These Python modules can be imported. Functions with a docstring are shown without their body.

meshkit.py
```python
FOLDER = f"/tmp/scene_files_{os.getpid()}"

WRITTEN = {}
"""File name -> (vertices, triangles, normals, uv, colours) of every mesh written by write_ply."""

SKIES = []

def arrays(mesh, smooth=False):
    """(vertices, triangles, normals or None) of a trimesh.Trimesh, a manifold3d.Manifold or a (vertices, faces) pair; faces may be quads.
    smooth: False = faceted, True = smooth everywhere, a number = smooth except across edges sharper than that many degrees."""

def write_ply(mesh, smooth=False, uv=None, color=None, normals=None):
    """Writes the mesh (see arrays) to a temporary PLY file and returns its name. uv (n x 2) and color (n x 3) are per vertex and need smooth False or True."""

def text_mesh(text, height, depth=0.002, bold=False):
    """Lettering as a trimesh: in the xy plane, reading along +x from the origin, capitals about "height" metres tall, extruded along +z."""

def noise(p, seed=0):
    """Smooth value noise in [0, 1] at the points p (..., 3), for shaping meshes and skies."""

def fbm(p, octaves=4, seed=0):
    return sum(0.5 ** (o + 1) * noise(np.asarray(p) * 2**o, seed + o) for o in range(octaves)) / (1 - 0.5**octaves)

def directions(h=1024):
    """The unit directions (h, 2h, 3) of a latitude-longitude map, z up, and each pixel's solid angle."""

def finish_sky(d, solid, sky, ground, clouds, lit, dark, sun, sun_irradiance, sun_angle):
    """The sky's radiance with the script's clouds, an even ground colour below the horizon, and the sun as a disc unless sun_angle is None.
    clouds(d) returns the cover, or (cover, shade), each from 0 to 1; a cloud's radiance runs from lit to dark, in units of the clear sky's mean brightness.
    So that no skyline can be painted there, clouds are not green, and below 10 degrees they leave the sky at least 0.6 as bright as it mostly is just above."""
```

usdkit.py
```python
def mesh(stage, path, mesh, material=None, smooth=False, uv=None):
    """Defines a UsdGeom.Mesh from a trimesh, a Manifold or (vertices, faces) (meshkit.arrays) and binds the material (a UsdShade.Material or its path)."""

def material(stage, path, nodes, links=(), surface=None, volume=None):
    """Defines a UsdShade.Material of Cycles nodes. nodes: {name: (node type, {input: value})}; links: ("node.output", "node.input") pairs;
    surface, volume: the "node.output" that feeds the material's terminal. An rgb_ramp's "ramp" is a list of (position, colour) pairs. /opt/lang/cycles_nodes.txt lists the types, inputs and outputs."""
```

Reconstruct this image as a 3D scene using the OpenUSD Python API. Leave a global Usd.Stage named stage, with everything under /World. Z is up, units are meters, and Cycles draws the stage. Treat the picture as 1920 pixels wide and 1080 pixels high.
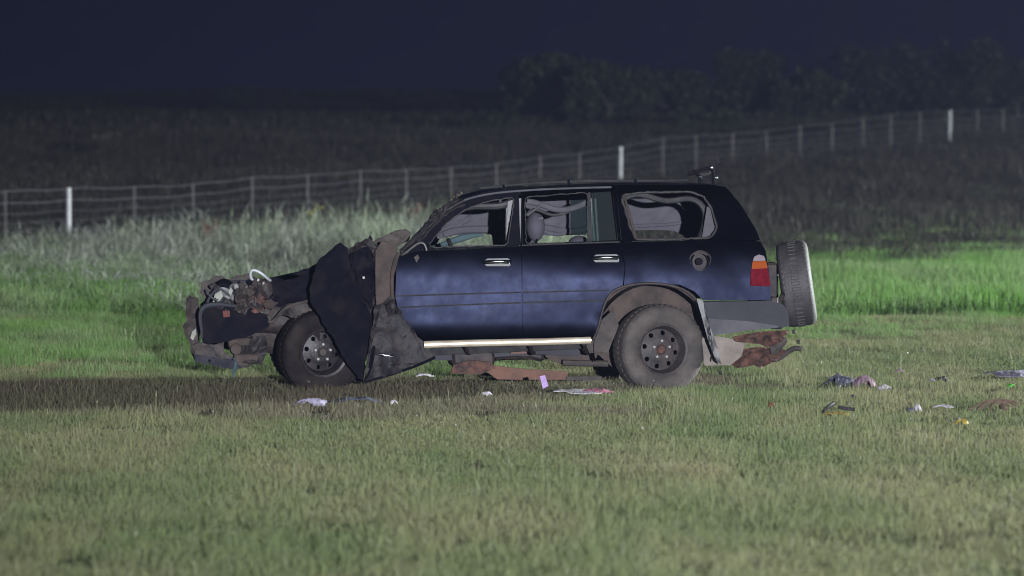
import math, numpy as np, trimesh, usdkit, meshkit
import manifold3d as m3
from shapely.geometry import Polygon, Point
from shapely import affinity
from pxr import Usd, UsdGeom, UsdShade, UsdLux, Gf, Sdf, Vt

stage = Usd.Stage.CreateInMemory()
UsdGeom.SetStageUpAxis(stage, 'Z'); UsdGeom.SetStageMetersPerUnit(stage, 1.0)
UsdGeom.Xform.Define(stage, '/World'); UsdGeom.Scope.Define(stage, '/World/Looks')

# ---------------------------------------------------------------- camera, sky, lamps, exposure
FPX, CX, CY, YH, CAMH = 6750.0, 960.0, 540.0, 262.0, 2.1          # focal length in photograph pixels, principal point, horizon row, height
PITCH = math.atan((CY - YH) / FPX)
cam = UsdGeom.Camera.Define(stage, '/World/camera')
cam.AddTranslateOp().Set(Gf.Vec3d(0, 0, CAMH)); cam.AddRotateXOp().Set(90 - math.degrees(PITCH))
cam.CreateHorizontalApertureAttr(36.0); cam.CreateVerticalApertureAttr(20.25)
cam.CreateFocalLengthAttr(36.0 * FPX / 1920); cam.CreateFStopAttr(2.0); cam.CreateFocusDistanceAttr(30.0)
cam.CreateExposureAttr(0.0)

SKY_STRENGTH = 0.06
sky = UsdLux.DomeLight.Define(stage, '/World/sky'); sky.CreateIntensityAttr(1.0)
skymat = usdkit.material(stage, '/World/Looks/night_sky', {
    's': ('sky_texture', {'sky_type': 'single_scattering', 'sun_disc': False, 'sun_elevation': -0.07, 'sun_rotation': 2.2, 'altitude': 200.0, 'air_density': 1.0, 'aerosol_density': 1.0, 'ozone_density': 2.0}),
    'm': ('mix', {'mix_type': 'mix', 'fac': 0.965, 'color2': (0.030, 0.038, 0.165)}),
    'b': ('background_shader', {'strength': SKY_STRENGTH})}, [('s.color', 'm.color1'), ('m.color', 'b.color')], surface='b.background')
UsdShade.MaterialBindingAPI.Apply(sky.GetPrim()).Bind(skymat)
sky.GetPrim().SetCustomDataByKey('kind', 'structure')
FLOOD_RIGHT, FLOOD_RIGHT_POWER = (37.0, 46.0, 7.0), 74000.0        # work light on a mast to the right of the wreck
FLOOD_FRONT, FLOOD_FRONT_POWER = (6.0, -20.0, 4.0), 68000.0        # weaker one behind the camera
HAZE = 0.00028
FRONT_CONE = (8.0, 1.0)
LAMP_COLOR, FRONT_COLOR = (0.93, 1.0, 0.97), (0.9, 0.93, 1.0)

# ---------------------------------------------------------------- helpers
def ground_z(x, y):
    y = np.asarray(y, float); x = np.asarray(x, float)
    ys = np.array([-1e4, 60, 75, 105, 120, 200, 215, 1e4]); sl = np.array([0, 0, .05, .05, .024, .024, 0, 0])
    yy = np.linspace(0, 260, 521); g = np.concatenate([[0], np.cumsum(np.interp((yy[1:] + yy[:-1]) / 2, ys, sl)) * .5])
    big = np.interp(y, yy, g)
    p = np.stack(np.broadcast_arrays(x, y, 0 * x), -1)
    return big + (meshkit.fbm(p * .22, 3, 5) - .5) * .12 * np.clip((np.abs(y - 31) - 3) / 6 , 0, 1) + (meshkit.fbm(p * .06 + 7, 2, 8) - .5) * np.clip((y - 70) / 60, 0, 1) * 1.0

C, S = math.cos(PITCH), math.sin(PITCH)
def ray(px, py):
    a, b = (px - CX) / FPX, (CY - py) / FPX
    return np.array([a, C + b * S, -S + b * C])
def at(px, py, y):
    d = ray(px, py); return np.array([0, 0, CAMH]) + d * (y / d[1])
def on_ground(px, py):
    y = 30.0
    d = ray(px, py)
    lo, hi = 8.0, 200.0
    for _ in range(16):
        mid = (lo + hi) / 2; p = np.array([0, 0, CAMH]) + d * (mid / d[1])
        if p[2] > ground_z(p[0], p[1]): lo = mid
        else: hi = mid
    return p

YAW, CAR_AT = math.radians(3.2), np.array([0.0, 30.0, 0.0])
def P(px, py, ly=0.0):
    """the point of the car's own frame (x, z) that lies on the plane y = ly, seen at that place"""
    d = ray(px, py); o = np.array([0, 0, CAMH]) - CAR_AT
    c, s = math.cos(-YAW), math.sin(-YAW)
    rot = lambda v: np.array([c * v[0] - s * v[1], s * v[0] + c * v[1], v[2]])
    d, o = rot(d), rot(o); t = (ly - o[1]) / d[1]; q = o + t * d
    return q[0], q[2]

used = {}
def numbered(path):
    n = used.get(path, 0); used[path] = n + 1
    return path if n == 0 else f'{path}_{n:03d}'
def tag(prim, label=None, cat=None, group=None, kind=None):
    prim = prim if isinstance(prim, Usd.Prim) else prim.GetPrim()
    for k, v in (('label', label), ('category', cat), ('group', group), ('kind', kind)):
        if v: prim.SetCustomDataByKey(k, v)
    return prim
def thing(name, label, cat, loc=(0, 0, 0), rotz=0.0, group=None, parent=None):
    x = UsdGeom.Xform.Define(stage, numbered((str(parent.GetPath()) if parent else '/World') + '/' + name))
    if parent is None:
        x.AddTranslateOp().Set(Gf.Vec3d(*map(float, loc))); x.AddRotateZOp().Set(float(rotz))
    return tag(x, label, cat, group)
def obj(name, mesh, mat, parent=None, smooth=35, label=None, cat=None, group=None, kind=None):
    if isinstance(mesh, (list, tuple)) and len(mesh) and isinstance(mesh[0], trimesh.Trimesh): mesh = trimesh.util.concatenate(list(mesh))
    p = usdkit.mesh(stage, numbered((str(parent.GetPath()) if parent else '/World') + '/' + name), mesh, M[mat], smooth=smooth)
    return tag(p, label, cat, group, kind)

def box(lo, hi, bev=0.0):
    lo, hi = np.array(lo, float), np.array(hi, float)
    if bev <= 0:
        b = trimesh.creation.box(hi - lo); b.apply_translation((lo + hi) / 2); return b
    s = []
    for k in range(3):
        e = (hi - lo) / 2 - bev; e[k] += bev
        s.append(trimesh.creation.box(2 * e).vertices)
    h = trimesh.convex.convex_hull(np.vstack(s)); h.apply_translation((lo + hi) / 2); return h
def tube(pts, r, n=10, caps=True):
    pts = np.asarray(pts, float); m = len(pts); r = np.broadcast_to(np.asarray(r, float), (m,))
    t = np.gradient(pts, axis=0); t /= np.linalg.norm(t, axis=1, keepdims=True) + 1e-12
    up = np.array([0, 0, 1.0]) if abs(t[0] @ [0, 0, 1]) < .9 else np.array([0, 1.0, 0])
    V = []
    for i in range(m):
        a = np.cross(t[i], up); a /= np.linalg.norm(a) + 1e-12; b = np.cross(a, t[i]); up = b
        th = np.arange(n) / n * 2 * np.pi
        V.append(pts[i] + r[i] * (np.cos(th)[:, None] * a + np.sin(th)[:, None] * b))
    V = np.vstack(V + [pts[:1], pts[-1:]]); F = []
    for i in range(m - 1):
        for j in range(n):
            k = (j + 1) % n; F += [[i * n + j, i * n + k, i * n + n + k], [i * n + j, i * n + n + k, i * n + n + j]]
    if caps:
        for j in range(n):
            k = (j + 1) % n; F += [[m * n, k, j], [m * n + 1, (m - 1) * n + j, (m - 1) * n + k]]
    me = trimesh.Trimesh(V, F, process=False)
    me.fix_normals()
    return me
def spline(pts, n=24):
    from scipy.interpolate import CubicSpline
    pts = np.asarray(pts, float); t = np.concatenate([[0], np.cumsum(np.linalg.norm(np.diff(pts, axis=0), axis=1))])
    return CubicSpline(t, pts)(np.linspace(0, t[-1], n))
def lathe(profile, n=48):
    """profile of (radius, along) turned about the y axis"""
    m = trimesh.creation.revolve(np.asarray(profile, float), sections=n)          # about z
    m.apply_transform(trimesh.transformations.rotation_matrix(-math.pi / 2, [1, 0, 0])); m.fix_normals(); return m
def noise3(v, scale, seed): return meshkit.fbm(np.asarray(v) * scale + 31.7, 3, seed) - .5

# ---------------------------------------------------------------- materials
M = {}
def mat(name, nodes, links, surface='p.BSDF'):
    M[name] = usdkit.material(stage, '/World/Looks/' + name, nodes, links, surface)
def simple(name, c1, c2=None, scale=6.0, rough=.6, metal=0.0, bump=0.0, bscale=40.0, lo=.35, hi=.65, **extra):
    nodes = {'p': ('principled_bsdf', dict(roughness=rough, metallic=metal, **extra))}; links = []
    if c2 is None: nodes['p'][1]['base_color'] = c1
    else:
        nodes |= {'t': ('texture_coordinate', {}), 'n': ('noise_texture', {'scale': scale, 'detail': 6.0, 'roughness': .62}), 'r': ('rgb_ramp', {'ramp': [(lo, c1), (hi, c2)]})}
        links += [('t.object', 'n.vector'), ('n.fac', 'r.fac'), ('r.color', 'p.base_color')]
    if bump:
        nodes |= {'tb': ('texture_coordinate', {}), 'nb': ('noise_texture', {'scale': bscale, 'detail': 4.0}), 'b': ('bump', {'strength': bump, 'distance': .02})}
        links += [('tb.object', 'nb.vector'), ('nb.fac', 'b.height'), ('b.normal', 'p.normal')]
    mat(name, nodes, links)
# dark blue metallic paint with a thin film of dust, scratched here and there
mat('navy_paint', {
    't': ('texture_coordinate', {}), 'n': ('noise_texture', {'scale': 3.2, 'detail': 8.0, 'roughness': .68}),
    'r': ('rgb_ramp', {'ramp': [(.40, (.0, .0, .0)), (.58, (.25, .25, .25)), (.74, (.8, .8, .8))]}),
    'c': ('mix', {'color1': (.00075, .0010, .0026), 'color2': (.0021, .0024, .0042)}),
    'mp': ('vector_math', {'math_type': 'multiply', 'vector2': (3.5, 3.5, 3.5)}), 'ns': ('noise_texture', {'scale': 1.0, 'detail': 5.0, 'roughness': .65}), 'rr': ('rgb_ramp', {'ramp': [(.34, (.27, .27, .27)), (.70, (.35, .35, .35))]}),
    'nb': ('noise_texture', {'scale': 2.6, 'detail': 2.0}), 'b': ('bump', {'strength': .10, 'distance': .03}),
    'p': ('principled_bsdf', {'metallic': .92, 'roughness': .4, 'specular_ior_level': .1})},
    [('t.object', 'n.vector'), ('n.fac', 'r.fac'), ('r.color', 'c.fac'), ('c.color', 'p.base_color'), ('t.object', 'mp.vector1'), ('mp.vector', 'ns.vector'), ('ns.fac', 'rr.fac'), ('rr.color', 'p.roughness'),
     ('t.object', 'nb.vector'), ('nb.fac', 'b.height'), ('b.normal', 'p.normal')])
simple('torn_paint', (.003, .003, .006), (.013, .010, .011), 5, rough=.7, bump=.12, bscale=9, lo=.5, hi=.85, specular_ior_level=.04)
simple('black_metal', (.010, .009, .012), (.038, .028, .024), 9, rough=.6, bump=.3, bscale=20, specular_ior_level=.2)
simple('dusty_metal', (.012, .009, .008), (.040, .029, .024), 8, rough=.75, bump=.35, bscale=25)
simple('brown_liner', (.017, .012, .010), (.050, .033, .027), 6, rough=.85, bump=.3, bscale=18)
simple('rust_metal', (.018, .010, .009), (.092, .038, .025), 13, rough=.85, bump=.7, bscale=30)
simple('terracotta_panel', (.060, .028, .019), (.115, .050, .030), 5, rough=.75, bump=.2)
simple('rubber', (.026, .022, .020), (.064, .052, .047), 6, rough=.8, bump=.25, bscale=60)
simple('spare_rubber', (.024, .021, .023), (.045, .041, .043), 7, rough=.65, bump=.25, bscale=60)
simple('wheel_steel', (.018, .016, .017), (.046, .037, .035), 8, rough=.6, metal=.0, specular_ior_level=.25, bump=.2)
simple('chrome', (.62, .62, .64), rough=.12, metal=1.0)
simple('step_metal', (.55, .46, .34), (.75, .66, .52), 7, rough=.35, metal=.55)
simple('grey_plastic', (.013, .013, .019), (.021, .021, .028), 5, rough=.7, specular_ior_level=.3, bump=.1)
simple('black_plastic', (.012, .012, .014), (.03, .028, .028), 8, rough=.5)
simple('trim_grey', (.04, .039, .046), (.065, .063, .072), 6, rough=.85, bump=.15)
simple('airbag_cloth', (.046, .044, .055), (.062, .059, .073), 5, rough=.95, bump=.25, bscale=18)
simple('seat_fabric', (.045, .042, .056), (.06, .056, .072), 9, rough=.95, bump=.2, bscale=60)
simple('weatherstrip', (.008, .007, .008), (.026, .021, .021), 10, rough=.7, bump=.2)
simple('white_plastic', (.24, .25, .27), (.34, .35, .37), 8, rough=.45)
simple('lamp_red', (.07, .003, .008), (.12, .006, .012), 30, rough=.6, specular_ior_level=.02)
simple('matte_black', (.008, .007, .009), rough=.95, specular_ior_level=.05)
simple('nut_steel', (.22, .21, .20), rough=.5)
simple('indicator_lens', (.07, .010, .006), (.05, .007, .005), 30, rough=.6, specular_ior_level=.2)
simple('shaded_rubber', (.006, .005, .006), (.018, .014, .013), 7, rough=.8, bump=.25, bscale=60, specular_ior_level=.1)  # darker copy of rubber, shade at the front wheel put into its colour
simple('shaded_steel', (.007, .006, .008), (.020, .016, .017), 12, rough=.5, metal=.0, specular_ior_level=.3, bump=.2)  # darker copy of the wheel steel, with the same shade in its colour
simple('scorched_metal', (.005, .004, .006), (.021, .016, .015), 9, rough=.65, bump=.45, bscale=22, lo=.42, hi=.72, specular_ior_level=.3)
simple('lamp_amber', (.22, .042, .004), rough=.5, specular_ior_level=.04)
simple('lamp_clear', (.14, .11, .13), rough=.4, specular_ior_level=.2)
simple('reflector', (.09, .10, .08), (.18, .18, .15), 14, rough=.6)
simple('tan_liner', (.10, .085, .074), (.18, .152, .132), 6, rough=.8, bump=.15)
simple('strap_teal', (.018, .040, .046), (.035, .065, .072), 9, rough=.8)
simple('post_white', (.19, .195, .215), (.29, .295, .31), 9, rough=.6)
simple('dropper_steel', (.024, .020, .021), (.045, .039, .040), 8, rough=.7)
simple('wire_galvanised', (.065, .065, .078), rough=.6)
simple('bark', (.015, .012, .010), (.03, .025, .02), 10, rough=.95, bump=.6)
simple('lilac_cloth', (.20, .18, .26), (.30, .28, .37), 9, rough=.9, bump=.3)
simple('lilac_card', (.24, .15, .34), (.32, .22, .42), 6, rough=.7)
simple('navy_cloth', (.012, .014, .03), (.04, .045, .075), 9, rough=.9, bump=.3)
simple('slate_cloth', (.040, .042, .065), (.085, .085, .115), 11, rough=.9, bump=.4)
simple('pink_cloth', (.16, .10, .135), (.26, .18, .21), 8, rough=.9, bump=.4)
simple('magenta_print', (.16, .04, .08), (.26, .10, .14), 14, rough=.8)
simple('paper_white', (.26, .24, .27), (.38, .36, .39), 6, rough=.8)
simple('yellow_plastic', (.24, .16, .018), (.34, .25, .04), 8, rough=.5)
simple('orange_scrap', (.12, .045, .02), (.17, .07, .03), 8, rough=.7)
simple('green_scrap', (.10, .42, .05), rough=.6)
simple('twig_brown', (.09, .06, .04), (.17, .12, .085), 9, rough=.9)
simple('dock_red', (.055, .019, .013), (.10, .034, .020), 30, rough=.9)
simple('weed_green', (.05, .075, .025), (.09, .11, .04), 20, rough=.8)
simple('flower_yellow', (.26, .22, .025), rough=.7)
simple('lamp_housing', (.05, .05, .05), rough=.5)
simple('mast_steel', (.3, .3, .3), rough=.4, metal=.6)
mat('lamp_face', {'e': ('emission', {'color': LAMP_COLOR, 'strength': 40.0})}, [], 'e.emission')
mat('pane_glass', {'f': ('fresnel', {'IOR': 1.5}), 'd': ('transparent_bsdf', {'color': (.50, .60, .58)}), 'g': ('glossy_bsdf', {'roughness': .04, 'color': (.9, .95, .95)}),
                   'dd': ('diffuse_bsdf', {'color': (.10, .12, .12)}), 'm0': ('mix_closure', {'fac': .10}), 'm': ('mix_closure', {})},
    [('d.BSDF', 'm0.closure1'), ('dd.BSDF', 'm0.closure2'), ('f.fac', 'm.fac'), ('m0.closure', 'm.closure1'), ('g.BSDF', 'm.closure2')], 'm.closure')

def foliage(name, ramp, patch_scale=.35, dry=None, dry_amount=.5, transl=.35, rough=.55, spec=.2):
    """blades and leaves: tone varies from blade to blade and in wide patches over the field"""
    nodes = {'g': ('geometry', {}), 'sx': ('vector_math', {'math_type': 'multiply', 'vector2': (1.0, .28, 1.0)}), 'n': ('noise_texture', {'scale': patch_scale, 'detail': 4.0, 'roughness': .6}),
             'r': ('rgb_ramp', {'ramp': ramp}), 'p': ('principled_bsdf', {'roughness': rough, 'specular_ior_level': spec}), 't': ('translucent_bsdf', {}), 'm': ('mix_closure', {'fac': transl})}
    links = [('g.position', 'sx.vector1'), ('sx.vector', 'n.vector'), ('g.random_per_island', 'r.fac'), ('p.BSDF', 'm.closure1'), ('t.BSDF', 'm.closure2')]
    if dry is not None:
        nodes |= {'d': ('rgb_ramp', {'ramp': [(.36, (0, 0, 0)), (.66, (dry_amount,) * 3)]}), 'x': ('mix', {'color2': dry})}
        links += [('n.fac', 'd.fac'), ('d.color', 'x.fac'), ('r.color', 'x.color1'), ('x.color', 'p.base_color'), ('x.color', 't.color')]
    else: links += [('r.color', 'p.base_color'), ('r.color', 't.color')]
    mat(name, nodes, links, 'm.closure')
foliage('turf_blades', [(0, (.112, .146, .062)), (.45, (.156, .190, .082)), (.75, (.190, .208, .100)), (.93, (.22, .21, .14)), (1, (.29, .28, .21))], .9, (.225, .198, .115), .7, transl=.5)
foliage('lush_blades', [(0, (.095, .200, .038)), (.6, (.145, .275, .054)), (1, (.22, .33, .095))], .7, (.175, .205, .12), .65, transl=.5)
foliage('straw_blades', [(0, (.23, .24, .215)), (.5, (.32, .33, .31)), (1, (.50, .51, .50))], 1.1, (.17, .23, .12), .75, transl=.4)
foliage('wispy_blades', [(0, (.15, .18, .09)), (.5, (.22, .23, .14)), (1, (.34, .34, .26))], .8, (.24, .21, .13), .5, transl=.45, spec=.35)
foliage('shaded_scrub_blades', [(0, (.032, .029, .021)), (.6, (.046, .040, .029)), (1, (.068, .058, .043))], .3)  # dark tone carries the missing lamplight past the beam edge
foliage('brown_blades', [(0, (.13, .112, .074)), (.5, (.18, .152, .10)), (1, (.25, .215, .15))], .9, (.12, .125, .07), .6)
foliage('tree_leaves', [(0, (.022, .027, .017)), (1, (.046, .052, .032))], .5, transl=.2)
foliage('dark_leaves', [(0, (.016, .022, .014)), (1, (.034, .042, .025))], .5, transl=.2)
foliage('pale_leaves', [(0, (.09, .085, .07)), (1, (.14, .13, .10))], .5, transl=.2)
mat('soil', {'g': ('geometry', {}), 'n': ('noise_texture', {'scale': .9, 'detail': 8.0, 'roughness': .7}), 'r': ('rgb_ramp', {'ramp': [(.3, (.036, .044, .020)), (.5, (.065, .068, .034)), (.7, (.095, .082, .046))]}),
             'n2': ('noise_texture', {'scale': 30.0, 'detail': 3.0}), 'b': ('bump', {'strength': .8, 'distance': .06}), 'p': ('principled_bsdf', {'roughness': .9, 'specular_ior_level': .2})},
    [('g.position', 'n.vector'), ('n.fac', 'r.fac'), ('r.color', 'p.base_color'), ('g.position', 'n2.vector'), ('n2.fac', 'b.height'), ('b.normal', 'p.normal')])

# ---------------------------------------------------------------- ground
xs = np.unique(np.concatenate([np.linspace(-400, -40, 19), np.linspace(-40, 40, 161), np.linspace(40, 400, 19)]))
ys = np.unique(np.concatenate([np.linspace(-300, 0, 21), np.linspace(0, 110, 221), np.linspace(110, 260, 76), np.linspace(260, 900, 20)]))
GX, GY = np.meshgrid(xs, ys); GZ = ground_z(GX, GY)
nx, ny = len(xs), len(ys); idx = np.arange(nx * ny).reshape(ny, nx)
quads = np.stack([idx[:-1, :-1], idx[:-1, 1:], idx[1:, 1:], idx[1:, :-1]], -1).reshape(-1, 4)
obj('ground', (np.stack([GX, GY, GZ], -1).reshape(-1, 3), quads), 'soil', smooth=True, kind='structure')

# ---------------------------------------------------------------- grass
def blade_tile(seed, n, size, h0, h1, w, lean, head=0.0):
    r = np.random.default_rng(seed); V, F = [], []
    for _ in range(n):
        b = r.uniform(-size / 2, size / 2, 2); h = r.uniform(h0, h1) * (0.75 + .5 * r.random()); a = r.uniform(0, 2 * math.pi); l = abs(r.normal(0, lean)) * h
        side = np.array([math.cos(a + 1.57), math.sin(a + 1.57), 0]); d = np.array([math.cos(a), math.sin(a), 0]); a2 = r.uniform(0, 6.28)
        side = np.array([math.cos(a2), math.sin(a2), 0]); ww = w * r.uniform(.6, 1.3); base = np.array([b[0], b[1], -.01]); k = len(V)
        p1 = base + d * l * .25 + [0, 0, h * .5]; p2 = base + d * l * .7 + [0, 0, h * .85]; p3 = base + d * l * 1.25 + [0, 0, h * (1 - .25 * min(1, l / h))]
        V += [base - side * ww, base + side * ww, p1 - side * ww * .85, p1 + side * ww * .85, p2 - side * ww * .55, p2 + side * ww * .55, p3]
        F += [[k, k + 1, k + 3], [k, k + 3, k + 2], [k + 2, k + 3, k + 5], [k + 2, k + 5, k + 4], [k + 4, k + 5, k + 6]]
        if head and r.random() < head:
            k = len(V); hw = w * 2.2
            V += [p2 - side * hw * .3, p2 + side * hw, p3 + (p3 - p2) * .9, p2 - side * hw + (p3 - p2) * .5]; F += [[k, k + 1, k + 2], [k, k + 2, k + 3]]
    return trimesh.Trimesh(V, F, process=False)
def instancer(name, tiles, material, pos, rot, scl, which, label, cat):
    pi = UsdGeom.PointInstancer.Define(stage, numbered('/World/' + name)); path = str(pi.GetPath()); rel = pi.CreatePrototypesRel()
    for i, t in enumerate(tiles):
        pr = usdkit.mesh(stage, f'{path}/tuft_{i + 1:03d}' if i else f'{path}/tuft', t, M[material], smooth=False); rel.AddTarget(pr.GetPath())
    pi.CreateProtoIndicesAttr(Vt.IntArray.FromNumpy(np.asarray(which, np.int32)))
    pi.CreatePositionsAttr(Vt.Vec3fArray.FromNumpy(np.asarray(pos, np.float32)))
    pi.CreateOrientationsAttr(Vt.QuathArray([Gf.Quath(math.cos(a / 2), 0, 0, math.sin(a / 2)) for a in rot]))
    pi.CreateScalesAttr(Vt.Vec3fArray.FromNumpy(np.asarray(scl, np.float32)))
    return tag(pi, label, cat, kind='stuff')
rng = np.random.default_rng(11)
def scatter(y0, y1, step, grow=1.32, margin=1.6):
    out = []; y = y0
    while y < y1:
        hw = y * 960 / FPX * grow + margin; n = max(2, int(2 * hw / step))
        x = np.linspace(-hw, hw, n) + rng.uniform(-.5, .5, n) * step
        out.append(np.stack([x, y + rng.uniform(-.5, .5, n) * step], 1)); y += step
    return np.vstack(out)
def car_local(p):
    d = p - CAR_AT[:2]; c, s = math.cos(-YAW), math.sin(-YAW)
    return np.stack([c * d[:, 0] - s * d[:, 1], s * d[:, 0] + c * d[:, 1]], 1)
FX0, FY0, FX1, FY1 = -8.32, 67.5, 12.5, 103.0                       # the fence line in plan
def before_fence(p):
    return (p[:, 1] - FY0) - (p[:, 0] - FX0) * (FY1 - FY0) / (FX1 - FX0)       # negative on the camera's side
def rnd_scale(n, lo, hi, zlo, zhi): 
    s = rng.uniform(lo, hi, n); return np.stack([s, s, rng.uniform(zlo, zhi, n)], 1)

pts = scatter(15.2, 52, .40)
loc = car_local(pts)
under = (loc[:, 0] > -2.55) & (loc[:, 0] < 2.3) & (loc[:, 1] > .12) & (loc[:, 1] < 1.85)
brown_n = meshkit.fbm(np.stack([pts[:, 0] * .6, pts[:, 1] * .6, 0 * pts[:, 0]], 1), 3, 21)
brown_band = (pts[:, 1] > 27.2 + (brown_n - .5) * 1.6) & (pts[:, 1] < 31.2 + (brown_n - .5) * 1.0) & (pts[:, 0] < .9 + (brown_n - .5) * 2) & ~under  # browner blades across an uneven band beside the car
def put(name, tiles, material, p, sc, label, cat, sink=0.0):
    z = ground_z(p[:, 0], p[:, 1]) - sink
    instancer(name, tiles, material, np.column_stack([p, z]), rng.uniform(0, 6.28, len(p)), sc, rng.integers(0, len(tiles), len(p)), label, cat)
turf = [blade_tile(40 + i, 900, .55, .025, .075, .0019, .42) for i in range(6)]
a = pts[~under & ~brown_band]
hn = meshkit.fbm(np.column_stack([a * .5, 0 * a[:, 0]]), 3, 33)
sc = rnd_scale(len(a), .95, 1.2, .8, 1.2); sc[:, 2] *= .35 + 1.35 * hn
put('grass', turf, 'turf_blades', a, sc, 'short green pasture grass with dry tips all over the field', 'grass')
w_ = scatter(15.2, 50, 1.1); wl = car_local(w_); w_ = w_[~((wl[:, 0] > -2.7) & (wl[:, 0] < 2.4) & (wl[:, 1] > -.1) & (wl[:, 1] < 2))]
put('grass', [blade_tile(50 + i, 16, 1.1, .09, .20, .0021, .45, .25) for i in range(6)], 'wispy_blades', w_, rnd_scale(len(w_), .9, 1.2, .6, 1.15), 'sparse taller pale blades standing out of the short pasture grass', 'grass')
b = pts[brown_band]
put('brown_grass', [blade_tile(60 + i, 620, .55, .03, .085, .0019, .55) for i in range(4)], 'brown_blades', b, rnd_scale(len(b), .95, 1.2, .7, 1.1), 'browner, more leaning grass along the near side of the wreck', 'grass')
c_ = pts[under]
put('crushed_grass', [blade_tile(70 + i, 260, .55, .03, .07, .0021, .8) for i in range(3)], 'brown_blades', c_, rnd_scale(len(c_), .95, 1.2, .7, 1.0), 'crushed brown grass in the shade beneath the wreck', 'grass')

q = scatter(43, 112, .62)
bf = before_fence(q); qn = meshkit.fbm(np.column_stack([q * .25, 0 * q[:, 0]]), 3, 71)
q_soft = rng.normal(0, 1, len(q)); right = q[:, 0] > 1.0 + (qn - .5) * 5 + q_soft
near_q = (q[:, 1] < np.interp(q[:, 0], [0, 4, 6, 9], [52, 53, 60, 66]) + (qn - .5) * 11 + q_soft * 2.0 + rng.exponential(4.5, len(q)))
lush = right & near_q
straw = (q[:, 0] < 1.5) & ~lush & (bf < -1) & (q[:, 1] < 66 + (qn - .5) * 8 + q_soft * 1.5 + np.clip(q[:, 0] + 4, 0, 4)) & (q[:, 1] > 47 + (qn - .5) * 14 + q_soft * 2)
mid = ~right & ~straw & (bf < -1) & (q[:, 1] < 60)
shaded_zone = ~lush & ~straw & ~mid  # switch to darker blades stands for the edge of the lamp beam
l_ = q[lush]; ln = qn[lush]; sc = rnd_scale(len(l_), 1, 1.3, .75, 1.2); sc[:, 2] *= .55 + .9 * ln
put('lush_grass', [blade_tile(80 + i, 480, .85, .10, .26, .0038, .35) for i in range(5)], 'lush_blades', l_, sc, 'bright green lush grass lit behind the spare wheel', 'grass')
s_ = q[straw]; sn = meshkit.fbm(np.column_stack([s_ * .5, 0 * s_[:, 0]]), 3, 72); sc = rnd_scale(len(s_), 1, 1.3, .7, 1.3); sc[:, 2] *= np.clip(.25 + 1.2 * sn, .3, 1.2) * (.45 + .45 * np.clip((s_[:, 1] - 46) / 14, 0, 1)) * np.interp(s_[:, 0], [-9, -5, -3.2, -1], [.6, .85, 1.1, 1.1])
put('tall_grass', [blade_tile(90 + i, 130, .85, .28, .68, .0042, .34, .5) for i in range(6)], 'straw_blades', s_, sc, 'tall pale straw grass standing between wreck and fence', 'grass')
m_ = np.vstack([q[mid], q[straw][::2]]); sc = rnd_scale(len(m_), 1, 1.3, .6, 1.2)
g_ = pts[(pts[:, 1] > 31.4) & ~under]; gk = rng.random(len(g_)); gp = np.where(g_[:, 0] < 0, np.clip((g_[:, 1] - 31.4) / 3, .25, 1), np.clip((g_[:, 1] - 37) / 9, 0, 1)); g_ = g_[gk < gp * .8]
gs = rnd_scale(len(g_), .9, 1.1, .35, .62); gs[:, :2] *= .65
put('lush_grass', [blade_tile(140 + i, 380, .85, .12, .26, .0032, .4) for i in range(4)], 'lush_blades', g_, gs, 'green grass lit behind the wreck up to the tall straw', 'grass')
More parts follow.
